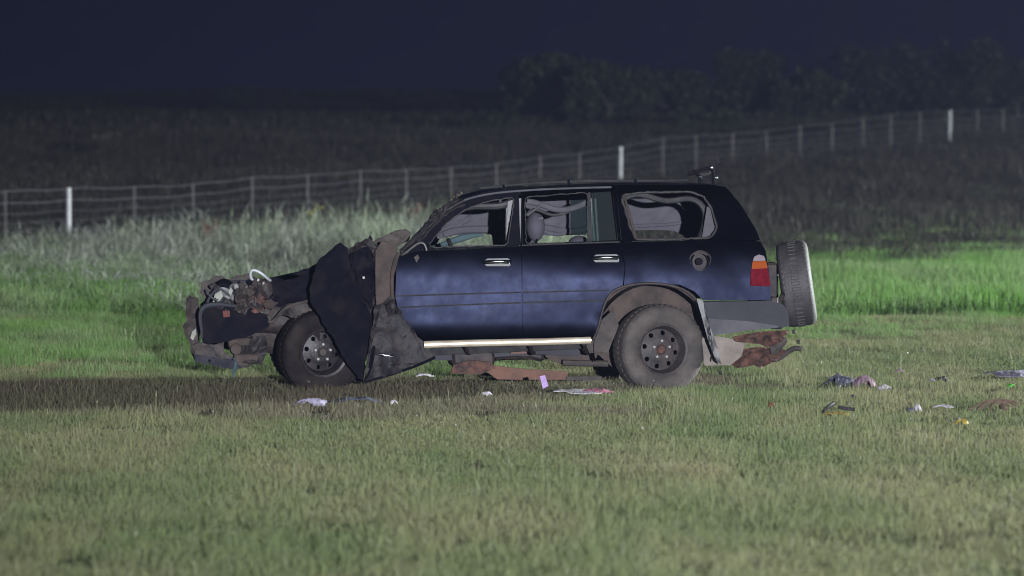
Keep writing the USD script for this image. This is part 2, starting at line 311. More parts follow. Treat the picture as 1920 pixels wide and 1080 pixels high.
put('lush_grass', [blade_tile(100 + i, 420, .85, .12, .26, .0042, .4) for i in range(4)], 'lush_blades', m_, sc, 'green grass among the tall straw behind the crushed front', 'grass')
c_ = q[shaded_zone]; cn = qn[shaded_zone]; sc = rnd_scale(len(c_), 1, 1.4, .6, 1.3); sc[:, 2] *= .35 + 1.0 * cn
put('shaded_scrub_grass', [blade_tile(110 + i, 230, .9, .18, .42, .005, .45, .2) for i in range(5)], 'shaded_scrub_blades', c_, sc, 'rough grass on the slope by the fence, its unlit look put into dark blades', 'grass')
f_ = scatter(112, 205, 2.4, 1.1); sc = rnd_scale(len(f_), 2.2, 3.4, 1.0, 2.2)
put('shaded_scrub_grass', [blade_tile(120 + i, 160, 1.0, .08, .22, .010, .45) for i in range(4)], 'shaded_scrub_blades', f_, sc, 'dim rough grass on the far hillside under the trees', 'grass')
# ---------------------------------------------------------------- the wrecked car
ZB, ZM, ZS = 1.235, .98, .43
SIDE_Z = np.linspace(.2, 1.9, 341)
_sl = np.interp(SIDE_Z, [.2, .40, .47, .58, .92, 1.02, ZB, 1.3, 1.9], [-.5, -.45, -.16, .02, .05, .13, .30, 0, 0]); _sl[SIDE_Z > ZB] = 0
SIDE_Y = np.cumsum(_sl) * (SIDE_Z[1] - SIDE_Z[0]); SIDE_Y -= SIDE_Y.min()
def side_y(x, z):
    z = np.asarray(z, float)
    return np.interp(z, SIDE_Z, SIDE_Y) + .27 * np.clip(z - ZB, 0, None) + .35 * np.clip(z - 1.62, 0, None) ** 1.3
DENTS = [(1128, 598, .05, .004), (1385, 505, .13, .006), (800, 520, .12, .003), (1215, 512, .16, .005)]
DENTS = [(*P(px, py), r, d) for px, py, r, d in DENTS]
def dent_y(x, z):
    y = (meshkit.fbm(np.stack([x * 2.2, 0 * x + 3, z * 2.2], -1), 3, 4) - .5) * .010
    for cx, cz, r, d in DENTS: y = y + d * np.exp(-((x - cx) ** 2 + (z - cz) ** 2) / r ** 2)
    return y
def to_poly(pix, ly=0.0, holes=(), gap=.0035, round_=0.0):
    g = Polygon([P(px, py, ly) for px, py in pix], [[P(px, py, ly) for px, py in h] for h in holes]).buffer(0)
    if gap: g = g.buffer(-gap)
    if round_: g = g.buffer(-round_).buffer(round_ * 2).buffer(-round_)
    return g if g.geom_type == 'Polygon' else max(g.geoms, key=lambda a: a.area)
def slab(poly, thick, res):
    m = trimesh.creation.extrude_polygon(poly, thick, engine='earcut')
    v, f = trimesh.remesh.subdivide_to_size(m.vertices, m.faces, res, max_iter=12)
    m = trimesh.Trimesh(v, f); m.merge_vertices(); return m
def skin(pix, thick=.03, holes=(), proud=0.0, res=.055, dents=1.0, far=False, gap=.0010, round_=0.0):
    """a panel of the car's side that follows its curve"""
    ly = 1.86 if far else 0.0
    m = slab(to_poly(pix, ly, holes, gap, round_), thick, res); v = m.vertices; a, b, c = v[:, 0].copy(), v[:, 1].copy(), v[:, 2].copy()
    y = side_y(a, b) + dents * dent_y(a, b) + c - proud
    m.vertices = np.stack([a, (1.92 - y) if far else y, b], 1)
    if not far: m.invert()
    m.fix_normals(); return m
def flat(pix, ly, thick=.02, crumple=0.0, scale=3.0, seed=0, lean=(0, 0), res=.05, holes=(), fold=None, round_=0.0, gap=0.0):
    """a sheet standing at depth ly, leaning and crumpled"""
    m = slab(to_poly(pix, ly, holes, gap, round_), thick, res); v = m.vertices; a, b, c = v[:, 0].copy(), v[:, 1].copy(), v[:, 2].copy()
    cx, cz = (a.min() + a.max()) / 2, (b.min() + b.max()) / 2
    y = ly + c + lean[0] * (a - cx) + lean[1] * (b - cz)
    q = np.stack([a, 0 * a, b], 1)
    if crumple:
        n1 = np.abs(noise3(q, scale, seed)) * 2.0 - .4; n2 = noise3(q, scale * 2.7, seed + 3)
        y = y + crumple * (n1 * 1.6 + n2 * .7)
    if fold is not None:
        fx, fz, dx, dz, amt = fold; d = (a - fx) * dz - (b - fz) * dx; y = y + amt * np.abs(d)
    m.vertices = np.stack([a, y, b], 1); m.invert(); m.fix_normals(); return m
def lump(lo, hi, seed, amp=.03, scale=6, bev=.03):
    m = box(lo, hi, bev); v, f = trimesh.remesh.subdivide_to_size(m.vertices, m.faces, .07, max_iter=10); m = trimesh.Trimesh(v, f); m.merge_vertices()
    m.vertices = m.vertices + np.stack([noise3(m.vertices, scale, seed + k) for k in range(3)], 1) * amp * 2; return m
def pix3(px, py, ly): x, z = P(px, py, ly); return np.array([x, ly, z])
def pipe(pp, r, n=22, k=9): return tube(spline([pix3(*p) for p in pp], n), r, k)

car = thing('wrecked_car', 'wrecked dark navy four-wheel drive car with crushed front and spare wheel on its tail', 'car', CAR_AT, math.degrees(YAW))

# --- body side towards us
obj('front_door', skin([(744, 478), (800, 470), (978.6, 461), (979, 637), (770, 640), (741, 560)], .05, round_=.004), 'navy_paint', car)
obj('rear_door', skin([(979.4, 461), (1163, 454.5), (1172, 500), (1168, 536), (1148, 545), (1134, 568), (1124, 603), (1112, 635), (979, 637)], .05, round_=.004), 'navy_paint', car)
filler_c = P(1314, 491)
fh = [(1314 + 15 * math.cos(t), 491 + 17 * math.sin(t)) for t in np.linspace(0, 2 * math.pi, 18)[:-1]]
obj('quarter_panel', skin([(1164, 454.5), (1345, 450), (1428, 453), (1437, 470), (1443, 510), (1446, 563), (1318, 563), (1303, 547), (1275, 534), (1190, 531), (1169.5, 537), (1173, 500)], .045, holes=[fh], round_=.012), 'navy_paint', car)
for a_, b_ in (([(741, 556), (978, 549), (978, 566), (745, 575)], 0), ([(980.5, 549), (1144, 545), (1134, 562), (980.5, 566)], 1)):
    obj('door_moulding', skin(a_, .03, proud=.020, res=.05, round_=.004), 'navy_paint', car)
obj('wheel_arch_lip', [tube(np.array([[x, side_y(0, z) - .012 + dent_y(np.array([x]), np.array([z]))[0], z] for x, z in spline([P(*p) for p in [(1113, 636), (1124, 604), (1133, 572), (1148, 548), (1180, 535), (1255, 535), (1290, 548), (1313, 574), (1322, 600)]], 30)]), .013, 8)], 'black_metal', car)
obj('arch_trim_strip', flat([(1306, 560), (1318, 563), (1330, 610), (1345, 650), (1352, 683), (1342, 676), (1328, 640)], -.05, .012, .02, 6, 3), 'black_plastic', car, label='black trim strip hanging loose behind rear wheel')

for a_ in ([(741, 555.5), (860, 551.5), (977, 548.5)], [(981, 548.5), (1060, 546.5), (1143, 544.5)], [(745, 576.5), (860, 571.5), (977, 567.5)], [(981, 567.5), (1060, 565), (1133, 563.5)]):
    obj('moulding_groove', tube(np.array([[x, side_y(0, z) - .002, z] for x, z in spline([P(*p) for p in a_], 16)]), .008, 6), 'black_plastic', car)
# --- greenhouse
win_f = [(800, 464), (838, 421), (872, 396), (905, 382), (966, 370), (951, 459)]
win_r = [(988, 371), (1104, 362), (1152, 359), (1160, 451), (988, 457)]
win_q = [(1169, 367), (1200, 363), (1300, 361), (1322, 369), (1338, 394), (1346, 428), (1336, 444), (1300, 447), (1194, 449), (1184, 425)]
top_line = [(744, 479), (775, 450), (812, 414), (846, 385), (872, 371), (905, 362), (975, 353.5), (1060, 350), (1150, 347.5)]
obj('front_door_frame', skin(top_line[:7] + [(977, 460), (800, 469.5)], .05, [win_f], res=.06), 'torn_paint', car)
obj('rear_door_frame', skin([(980, 354)] + top_line[7:] + [(1156, 347.5), (1164, 453), (980, 460)], .05, [win_r], res=.06), 'navy_paint', car)
obj('rear_body_pillar', skin([(1159, 347.5), (1250, 346.5), (1335, 346.5), (1366, 351), (1392, 382), (1420, 430), (1428, 451.5), (1345, 449), (1167, 453)], .06, [win_q], res=.06), 'navy_paint', car)
def side_line(pp, n=40, off=0.0):
    return np.array([[x, side_y(0, z) + off, z] for x, z in spline([P(*p) for p in pp], n)])
for w_, t_ in ((win_f, .0055), (win_q, .010), ([(988, 371), (1104, 362), (1104, 455), (988, 457)], .0045)):
    g = to_poly(w_, 0, gap=-.004, round_=.03); pt = [g.exterior.interpolate(s, normalized=True) for s in np.linspace(0, 1, 70)]
    obj('window_seal', tube(np.array([[p.x, side_y(0, p.y) - .002, p.y] for p in pt]) + np.random.default_rng(3).normal(0, .0022, (70, 3)), t_ * np.random.default_rng(4).uniform(.7, 1.25, 70), 8), 'weatherstrip', car)
obj('window_channel', tube(side_line([(1173, 366), (1182, 400), (1192, 440), (1194, 449)], 14, -.006), .012, 8), 'brown_liner', car)
obj('rear_door_pane', skin([(1112, 362), (1149, 359.5), (1158, 451), (1112, 453)], .006, proud=-.02, dents=0), 'pane_glass', car, label='the one pane still in the rear door')
obj('pane_divider', tube(side_line([(1108, 362), (1108, 410), (1108, 455)], 8, .01), .012, 8), 'black_plastic', car)
obj('drip_rail', tube(side_line([(872, 376), (905, 367), (975, 358.5), (1060, 354), (1150, 351.5)], 30, -.004), .009, 8), 'trim_grey', car)
obj('drip_rail', tube(side_line([(770, 458), (812, 420), (846, 391), (872, 377)], 20, -.004), .011, 8), 'weatherstrip', car)
obj('window_ledge', tube(side_line([(800, 470), (880, 466), (975, 461)], 16, -.006), .007, 8), 'chrome', car)
obj('window_ledge', tube(side_line([(980, 460.5), (1070, 457), (1163, 454)], 16, -.006), .006, 8), 'weatherstrip', car)

# --- roof, rear, far side
xr = np.array([P(px, 350)[0] for px in (868, 905, 975, 1060, 1150, 1250, 1340, 1368)]); zr = np.array([P(px, py)[1] for px, py in ((868, 374.5), (905, 364), (975, 355.5), (1060, 352), (1150, 349.5), (1250, 348.5), (1340, 348.5), (1368, 353))])
sx = np.linspace(xr[0], xr[-1], 40); sz = np.interp(sx, xr, zr); yy = np.linspace(0, 1, 17)
def roof(off, inset):
    y0 = side_y(0, sz) + inset; V = []
    for x, z, a in zip(sx, sz, y0):
        for t in yy: V.append([x, a + (1.92 - 2 * a) * t, z + .028 * (1 - (2 * t - 1) ** 4) - off - .05 * t + .012 * math.sin(x * 5 + t * 9) * (1 - (2 * t - 1) ** 2)])
    n = len(yy); i = np.arange(len(sx) * n).reshape(len(sx), n)
    return trimesh.Trimesh(V, np.vstack([np.stack([i[:-1, :-1], i[1:, :-1], i[1:, 1:]], -1).reshape(-1, 3), np.stack([i[:-1, :-1], i[1:, 1:], i[:-1, 1:]], -1).reshape(-1, 3)]), process=False)
r1, r2 = roof(0, .005), roof(.035, .03)
obj('roof_panel', r1, 'navy_paint', car); obj('headlining', r2, 'trim_grey', car)
far_f = [(812, 468), (846, 412), (890, 388), (944, 384), (944, 466)]
far_r = [(968, 466), (968, 382), (1100, 376), (1104, 463)]
far_q = [(1186, 460), (1178, 374), (1282, 372), (1304, 388), (1302, 420), (1290, 457)]
obj('far_side', skin([(748, 482), (812, 420), (868, 378), (960, 362), (1060, 358), (1150, 355), (1325, 355), (1352, 360), (1400, 440), (1425, 470), (1428, 560), (1300, 560), (1270, 548), (1180, 548), (1150, 560), (1110, 640), (770, 645)], .05, [far_f, far_r, far_q], far=True, res=.08), 'navy_paint', car)
rear_pts = [P(*p) for p in [(1367, 352), (1393, 384), (1421, 432), (1430, 455), (1438, 472), (1444, 512), (1447, 562)]]
rp = spline(rear_pts, 24); V = []
for x, z in rp:
    a = float(side_y(0, z))
    for t in np.linspace(0, 1, 13): V.append([x + .05 * math.sin(math.pi * t) - .04 * (abs(2 * t - 1) ** 8), a + (1.92 - 2 * a) * t, z - .05 * t * (z > 1.2)])
i = np.arange(24 * 13).reshape(24, 13); V = np.array(V)
tail = trimesh.Trimesh(np.vstack([V, V - [.04, 0, 0]]), np.vstack([np.stack([i[:-1, :-1], i[1:, 1:], i[1:, :-1]], -1).reshape(-1, 3), np.stack([i[:-1, :-1], i[:-1, 1:], i[1:, 1:]], -1).reshape(-1, 3)]), process=False)
obj('tailgate', tail, 'navy_paint', car)
bar = lambda pts, r, k=8: tube(np.array(pts, float), r, k)
# --- inside
obj('curtain_airbag', [flat([(812, 452), (842, 442), (905, 438), (922, 440), (925, 463), (946, 463), (948, 372), (885, 380), (846, 404)], 1.66, .03, .05, 6, 5, res=.06, round_=.02), pipe([(832, 440, 1.63), (870, 431, 1.62), (915, 430, 1.62), (946, 426, 1.63)], .035)], 'airbag_cloth', car, label='pale curtain airbag hanging over the far front window')
obj('curtain_airbag', [flat([(966, 444), (1000, 442), (1100, 440), (1104, 374), (966, 380)], 1.66, .03, .05, 6, 6, res=.06, round_=.02), pipe([(968, 432, 1.63), (1030, 428, 1.62), (1070, 434, 1.62), (1102, 427, 1.63)], .03), pipe([(1015, 430, 1.6), (1030, 437, 1.6), (1060, 437, 1.6)], .018)], 'airbag_cloth', car, label='pale curtain airbag hanging over the far rear window')
obj('curtain_airbag', [flat([(1172, 432), (1230, 431), (1262, 432), (1282, 442), (1290, 455), (1312, 455), (1322, 404), (1306, 372), (1172, 372)], 1.66, .03, .05, 6, 7, res=.06, round_=.02), pipe([(1178, 424, 1.63), (1235, 422, 1.62), (1268, 419, 1.62), (1300, 412, 1.64)], .016)], 'airbag_cloth', car, label='pale curtain airbag hanging over the far luggage window')
obj('hanging_trim', pipe([(800, 468, 1.5), (840, 455, 1.5), (880, 443, 1.5), (906, 441, 1.5)], [*np.linspace(.018, .032, 14), *np.linspace(.032, .010, 8)]), 'strap_teal', car)
obj('headlining_edge', pipe([(846, 402, .30), (880, 388, .30), (915, 387, .29), (935, 386, .29), (962, 376, .28)], .030), 'black_plastic', car)
obj('headlining_edge', pipe([(1172, 371, .30), (1225, 371, .29), (1245, 376, .29), (1268, 375, .29), (1300, 374, .30), (1318, 388, .30), (1322, 415, .28), (1312, 447, .22)], .026), 'black_plastic', car)
obj('headlining_edge', pipe([(988, 402, .34), (1003, 393, .34), (1030, 402, .34), (1060, 399, .34), (1106, 380, .34)], .014), 'black_plastic', car)
obj('sagging_headlining', [pipe([(988, 378, .30), (1015, 384, .30), (1045, 393, .30), (1075, 390, .30), (1106, 376, .30)], .026), pipe([(988, 403, .26), (1003, 393, .26), (1014, 383, .26)], .010)], 'trim_grey', car)
obj('far_pillar_trim', flat([(938, 382), (968, 380), (968, 466), (946, 466)], 1.60, .03), 'black_plastic', car)
obj('far_pillar_trim', flat([(1100, 372), (1118, 372), (1126, 462), (1102, 464)], 1.6, .03), 'black_plastic', car)
obj('quarter_trim', flat([(1326, 385), (1336, 395), (1342, 440), (1316, 447)], .16, .03, round_=.01), 'trim_grey', car)
obj('near_pillar_trim', flat([(952, 378), (968, 372), (984, 372), (984, 462), (948, 462)], .20, .04), 'black_plastic', car)
def seat(x0, ly, name):
    b = lump((x0, ly, .62), (x0 + .16, ly + .5, 1.22), int(x0 * 50) % 17 + int(ly * 3), .01, 5, .06); c = lump((x0 - .48, ly, .55), (x0 + .1, ly + .5, .74), 3, .01, 5, .06)
    h = trimesh.creation.icosphere(3); h.vertices *= [.055, .13, .135]; h.vertices[:, 2] = np.where(h.vertices[:, 2] > 0, h.vertices[:, 2] * .95, h.vertices[:, 2]); h.apply_translation([x0 + .10, ly + .25, 1.375])
    s = obj(name, [b, c], 'seat_fabric', car); return s, h
hx = P(1006, 425, .42)
s, h = seat(hx[0] - .1, .30, 'seat'); h.vertices[:, 0] = (h.vertices[:, 0] - hx[0]) * 1.45 + hx[0]; h.vertices[:, 2] = (h.vertices[:, 2] - 1.375) * .95 + hx[1]
obj('headrest', h, 'seat_fabric', s); obj('headrest_post', [bar([[hx[0], y, hx[1] - .2], [hx[0] + .01, y, hx[1] - .05]], .008) for y in (.48, .62)], 'chrome', s)
s, h = seat(hx[0] - .1, 1.12, 'seat'); h.apply_translation([0, 0, -.12]); obj('headrest', h, 'seat_fabric', s)
bs = obj('rear_seat', lump((P(1085, 500, .5)[0], .2, .62), (P(1085, 500, .5)[0] + .18, 1.7, 1.19), 6, .01, 4, .06), 'seat_fabric', car)
h = trimesh.creation.icosphere(2); h.vertices *= [.09, .14, .07]; h.apply_translation([*pix3(1085, 457, .5)]); obj('headrest', h, 'seat_fabric', bs)
obj('dashboard', lump((P(770, 500, .5)[0], .2, .85), (P(835, 500, .5)[0], 1.75, 1.13), 9, .03, 4, .06), 'black_plastic', car)
sw = trimesh.creation.torus(.19, .016, 40, 10); sw.apply_transform(trimesh.transformations.rotation_matrix(math.radians(66), [0, 1, 0])); sw.apply_translation([P(858, 470, .5)[0], .55, 1.08]); obj('steering_wheel', sw, 'black_plastic', car)
obj('floor_pan', [lump((P(740, 600, .5)[0], .12, .42), (P(1110, 600, .5)[0], 1.8, .52), 4, .015, 3, .02), box((P(1105, 600)[0], .46, .5), (P(1440, 600)[0], 1.6, .66))], 'black_metal', car)
obj('firewall', lump((P(742, 600, .5)[0], .18, .42), (P(752, 600, .5)[0], 1.75, 1.12), 4, .02, 3, .02), 'black_metal', car)

# --- fittings
def handle(cx, cy, tilt):
    x, z = P(cx, cy); y = float(side_y(0, z)) + .002
    rec = obj('handle_recess', flat([(cx - 27, cy - 1), (cx - 18, cy - 7), (cx + 20, cy - 8), (cx + 27, cy - 2), (cx + 24, cy + 7), (cx - 20, cy + 7)], y - .010, .012, res=.03, round_=.008), 'black_plastic', car)
    return obj('door_handle', [tube(spline([[x - .115, y - .008, z], [x - .06, y - .034, z + .004], [x + .02, y - .040, z + .006], [x + .09, y - .028, z + .004], [x + .105, y - .008, z + .002]], 18), [.010, *([.017] * 16), .010], 10),
                bar([[x + .105, y - .02, z - .012], [x + .118, y - .012, z + .02]], .012)], 'chrome', car)
handle(932, 492, 0); handle(1136, 484.5, 0)
rim_ = [np.array([filler_c[0] + .085 * math.cos(t) * (1 + .1 * math.sin(3 * t)), float(side_y(0, filler_c[1])) + .004 + .004 * math.sin(5 * t), filler_c[1] + .092 * math.sin(t)]) for t in np.linspace(0, 2 * math.pi, 30)]
f_ = obj('filler_opening', lathe([(0, .10), (.085, .10), (.085, .0), (.07, 0)], 24).apply_translation([filler_c[0], float(side_y(0, filler_c[1])) + .01, filler_c[1]]), 'black_metal', car, label='open fuel filler hole with its flap gone')
obj('filler_rim', tube(np.array(rim_), .006, 7), 'brown_liner', f_)
obj('filler_cap', lathe([(0, -.02), (.03, -.02), (.032, .02), (0, .02)], 16).apply_translation([filler_c[0] - .005, float(side_y(0, filler_c[1])) + .05, filler_c[1]]), 'matte_black', f_)
tl = obj('tail_light', skin([(1408, 505), (1440, 503), (1445, 537), (1406, 536)], .06, proud=.022, dents=0, res=.05, round_=.012), 'lamp_red', car)
obj('amber_lens', skin([(1411, 490), (1437, 489), (1440, 503), (1409, 505)], .06, proud=.020, dents=0, round_=.008), 'lamp_amber', tl)
obj('clear_lens', skin([(1415, 481), (1424, 477), (1433, 480), (1437, 489), (1411, 490)], .06, proud=.018, dents=0, round_=.008), 'lamp_clear', tl)
# rear bumper
bm = flat([(1312, 566), (1446, 564), (1468, 571), (1478, 585), (1480, 612), (1400, 620), (1336, 628), (1322, 590)], -.03, .16, .008, 3, 9, res=.06, round_=.02)
obj('rear_bumper', bm, 'grey_plastic', car)
obj('bumper_lower_edge', flat([(1326, 597), (1400, 602), (1476, 613), (1400, 620), (1336, 629)], -.05, .03, .004, 3, 9, res=.06, round_=.01), 'trim_grey', car)
obj('rear_bumper_bar', lump((P(1445, 600)[0], .1, .50), (P(1478, 600)[0], 1.8, .70), 12, .02, 3, .04), 'grey_plastic', car)
obj('mud_flap', flat([(1316, 633), (1344, 630), (1398, 640), (1390, 668), (1370, 684), (1320, 686)], .14, .02, .02, 3, 4, round_=.02), 'tan_liner', car, label='pale tan liner behind the rear wheel')
obj('torn_sheet', flat([(1372, 632), (1420, 622), (1478, 618), (1466, 640), (1440, 652), (1424, 645), (1380, 640)], .10, .012, .09, 8, 14, res=.025), 'rust_metal', car)
obj('torn_sheet', flat([(1376, 656), (1420, 650), (1445, 652), (1472, 655), (1462, 672), (1440, 682), (1428, 690), (1412, 684), (1382, 690), (1362, 678)], .22, .015, .10, 8, 15, res=.025), 'rust_metal', car)
obj('torn_sheet', flat([(1440, 640), (1468, 622), (1476, 640), (1460, 662), (1446, 664)], .16, .012, .04, 5, 16, res=.03), 'dusty_metal', car)
obj('tow_hook', tube(spline([pix3(*p) for p in [(1440, 672, .3), (1472, 664, .3), (1488, 654, .28), (1503, 655, .27)]], 16), .022, 8), 'dusty_metal', car)
for p in [(1488, 622, 0), (1497, 641, .1), (1351, 699, -.02)]: obj('reflector_bit', trimesh.creation.icosphere(2, .017).apply_translation(pix3(*p)), 'chrome', car)
# wheel arch liner
ax, az = P(1226, 655)
lin = [(ax + .50 * math.cos(t), az + .02 + .52 * math.sin(t)) for t in np.linspace(-.25, math.pi + .25, 26)]
V = np.array([[x, y, z] for x, z in lin for y in (.03, .45)]); F = [[2 * k, 2 * k + 1, 2 * k + 3] for k in range(25)] + [[2 * k, 2 * k + 3, 2 * k + 2] for k in range(25)]
obj('wheel_arch_liner', [trimesh.Trimesh(V, F, process=False), flat([(1105, 650), (1120, 600), (1140, 550), (1180, 534), (1265, 534), (1310, 565), (1330, 640), (1300, 690), (1150, 690)], .40, .02, .03, 4, 4, res=.07)], 'brown_liner', car)
obj('sill_end', flat([(1098, 645), (1122, 605), (1150, 580), (1160, 610), (1140, 660), (1105, 662)], .10, .03, .03, 5, 6, res=.05), 'dusty_metal', car)
# side step and underbody
obj('side_step', [tube(np.array([[x, y, z] for (x, z), y in zip([P(a, b, -.10) for a, b in ((795, 646), (900, 643), (1010, 641), (1108, 638))], (-.10,) * 4)]), .030, 14)], 'step_metal', car, label='bright metal side step tube under the doors')
for px in (872, 993, 1095):
    obj('step_bracket', [tube(np.array([pix3(px, 644, -.08), pix3(px + 4, 660, .1), pix3(px + 8, 662, .3)]), .018, 7)], 'black_metal', car)
obj('sill_panel', skin([(800, 640), (1110, 637), (1105, 655), (960, 662), (815, 668)], .03, proud=-.06, dents=.5), 'black_plastic', car)
obj('chassis_rail', [flat([(812, 662), (1000, 655), (1092, 652), (1085, 668), (1000, 664), (860, 675), (815, 676)], .32, .10, .01, 3, 2, res=.08)], 'grey_plastic', car)
obj('chassis_rail', [flat([(900, 660), (1300, 655), (1300, 668), (900, 676)], 1.35, .1, 0)], 'black_metal', car)
obj('rust_box', flat([(958, 654), (990, 652), (990, 662), (958, 664)], .28, .06, .005, 4, 3), 'terracotta_panel', car)
obj('fuel_tank', flat([(1000, 660), (1088, 656), (1110, 640), (1128, 640), (1118, 672), (1060, 686), (1042, 680), (1020, 668)], .40, .5, .02, 3, 5, res=.08, round_=.03), 'brown_liner', car)
obj('exhaust_pipe', pipe([(1055, 680, .3), (1090, 681, .3), (1140, 682, .3)], .028), 'dusty_metal', car)
obj('underbody_lump', [lump((*pix3(925, 690, .5)[[0]], .5, .22), (pix3(1020, 660, .5)[0], 1.2, .45), 5, .05, 5), lump((pix3(845, 690, .4)[0], .3, .18), (pix3(925, 660, .4)[0], 1.2, .40), 8, .06, 5)], 'black_metal', car)
obj('underbody_lump', [flat([(845, 700), (850, 684), (880, 676), (920, 678), (930, 690), (900, 702)], .24, .05, .04, 6, 8, res=.03)], 'rust_metal', car)
obj('axle', [tube(np.array([[ax - .05, .32, az], [ax, 1.7, az - .05]]), .06, 10), trimesh.creation.icosphere(2, .16).apply_translation([ax, .9, az])], 'dusty_metal', car)

# --- wheels
def wheel(parent, name, centre, R, W, rim_r, yaw, camber, rub, steel, hub='rust_metal', lugs=True, label=None):
    g = tag(UsdGeom.Xform.Define(stage, numbered(f'{parent.GetPath()}/{name}')), label)
    T = trimesh.transformations; X = T.translation_matrix(centre) @ T.rotation_matrix(math.radians(yaw), [0, 0, 1]) @ T.rotation_matrix(math.radians(camber), [1, 0, 0])
    h = W / 2
    prof = [(rim_r, -h * .80), (rim_r + .012, -h * .92), (R * .70, -h * 1.03), (R * .80, -h * 1.04), (R * .90, -h * .98), (R * .955, -h * .84), (R * .985, -h * .6), (R * .985, h * .6), (R * .955, h * .84), (R * .90, h * .98), (R * .72, h * 1.03), (rim_r, h * .8)]
    obj('tyre', lathe(prof, 72).apply_transform(X), rub, g, smooth=50)
    if lugs:
        L = []
        for k in range(48):
            for j, (y0, y1) in enumerate(((-.80, -.34), (-.26, .26), (.34, .80))):
                b = box((-R * .042, y0 * h, R * .96), (R * .042, y1 * h, R * 1.0 - (.012 if j != 1 else 0)), .004)
                b.apply_transform(T.rotation_matrix(2 * math.pi * (k + .5 * (j % 2)) / 48, [0, 1, 0])); L.append(b)
        obj('tread', trimesh.util.concatenate(L).apply_transform(X), rub, g, smooth=False)
    r = rim_r
    dish = m3.Manifold.revolve(m3.CrossSection([[(.0, -h * .36), (r * .38, -h * .36), (r * .46, -h * .30), (r * .62, -h * .22), (r * .80, -h * .16), (r * .88, -h * .55), (r * .93, -h * .80), (r * 1.04, -h * .86), (r * 1.05, -h * .76), (r * .97, -h * .70), (r * .95, h * .7), (r * .90, h * .7), (r * .88, -h * .05), (r * .7, -h * .10), (0, -h * .2)]]), 64)
    for k in range(8):
        a = 2 * math.pi * k / 8 + .2
        dish -= m3.Manifold.cylinder(.4, r * .095, r * .095, 18).translate([r * .66 * math.cos(a), r * .66 * math.sin(a), -.2])
    me = dish.to_mesh(); d = trimesh.Trimesh(me.vert_properties[:, :3], me.tri_verts, process=False); d.apply_transform(T.rotation_matrix(-math.pi / 2, [1, 0, 0])); 
    if d.vertices[:, 1].min() > -h * .8: d.vertices[:, 1] *= -1; d.invert()
    obj('rim', d.apply_transform(X), steel, g, smooth=30)
    for k in range(5):
        a = 2 * math.pi * k / 5 + .3; n = trimesh.creation.cylinder(.0115, .03, sections=6); n.apply_transform(T.rotation_matrix(math.pi / 2, [1, 0, 0])); n.apply_translation([r * .34 * math.cos(a), -h * .46, r * .34 * math.sin(a)])
        obj('wheel_nut', n.apply_transform(X), 'nut_steel', g, smooth=False)
    c = lathe([(0, -h * .62), (r * .14, -h * .60), (r * .19, -h * .5), (r * .2, -h * .3)], 20); obj('hub', c.apply_transform(X), hub, g)
    return g
wheel(car, 'wheel', [ax + .055, .16, az - .01], .385, .27, .215, 17, -2, 'rubber', 'wheel_steel', label='muddy rear wheel with dark steel rim')
fx, fz = P(594, 661)
wheel(car, 'wheel', [fx + .03, .16, fz], .365, .27, .20, 17, 4, 'shaded_rubber', 'shaded_steel', 'dusty_metal', label='front wheel behind the folded wing panel, shade put into its dark colour')
wheel(car, 'wheel', [ax - .05, 1.72, az - .06], .385, .27, .215, 180, 0, 'rubber', 'wheel_steel'); wheel(car, 'wheel', [fx - .05, 1.75, fz - .05], .365, .27, .20, 184, 0, 'rubber', 'wheel_steel')
for r_, w_, a0, a1 in ((.262, .010, 105, 250), (.232, .007, 95, 240)):
    obj('bead_ring', tube(np.array([[fx + .03 + r_ * math.cos(math.radians(t)), .012 + .05 * math.cos(math.radians(t)) * .3, fz + r_ * math.sin(math.radians(t))] for t in np.linspace(a0, a1, 24)]), w_, 7), 'wheel_steel', car)
# spare on the tail, its axis along the car
sp = pix3(1493, 532, .72)
sw_ = wheel(car, 'spare_wheel', [sp[0], .72, sp[2]], .372, .265, .21, 90 - 12 + 4, 0, 'spare_rubber', 'wheel_steel', 'dusty_metal', label='spare wheel leaning on the tail carrier')
for pr in sw_.GetChildren():
    m = UsdGeom.Mesh(pr); v = np.array(m.GetPointsAttr().Get()) - sp; R_ = trimesh.transformations.rotation_matrix(math.radians(-8.0), [0, 1, 0])[:3, :3].T
    R_ = trimesh.transformations.rotation_matrix(math.radians(8.0) * -1, [0, 1, 0])[:3, :3]
    m.GetPointsAttr().Set(Vt.Vec3fArray.FromNumpy((v @ R_.T + sp).astype(np.float32))); n_ = np.array(m.GetNormalsAttr().Get() or [])
    if len(n_): m.GetNormalsAttr().Set(Vt.Vec3fArray.FromNumpy((n_ @ R_.T).astype(np.float32)))
obj('spare_carrier', [box(pix3(1443, 600, .5) + [0, 0, -.02], pix3(1478, 545, .9) + [-.02, 0, .02], .01) if False else lump((P(1446, 560)[0], .55, .60), (P(1476, 560)[0], .80, 1.05), 3, .008, 4, .02), lump((P(1448, 560)[0], .08, .62), (P(1462, 560)[0], .3, .78), 3, .005, 4, .01), tube(np.array([pix3(1455, 590, .3), pix3(1466, 555, .35), pix3(1474, 540, .5)]), .02, 8)], 'black_metal', car)

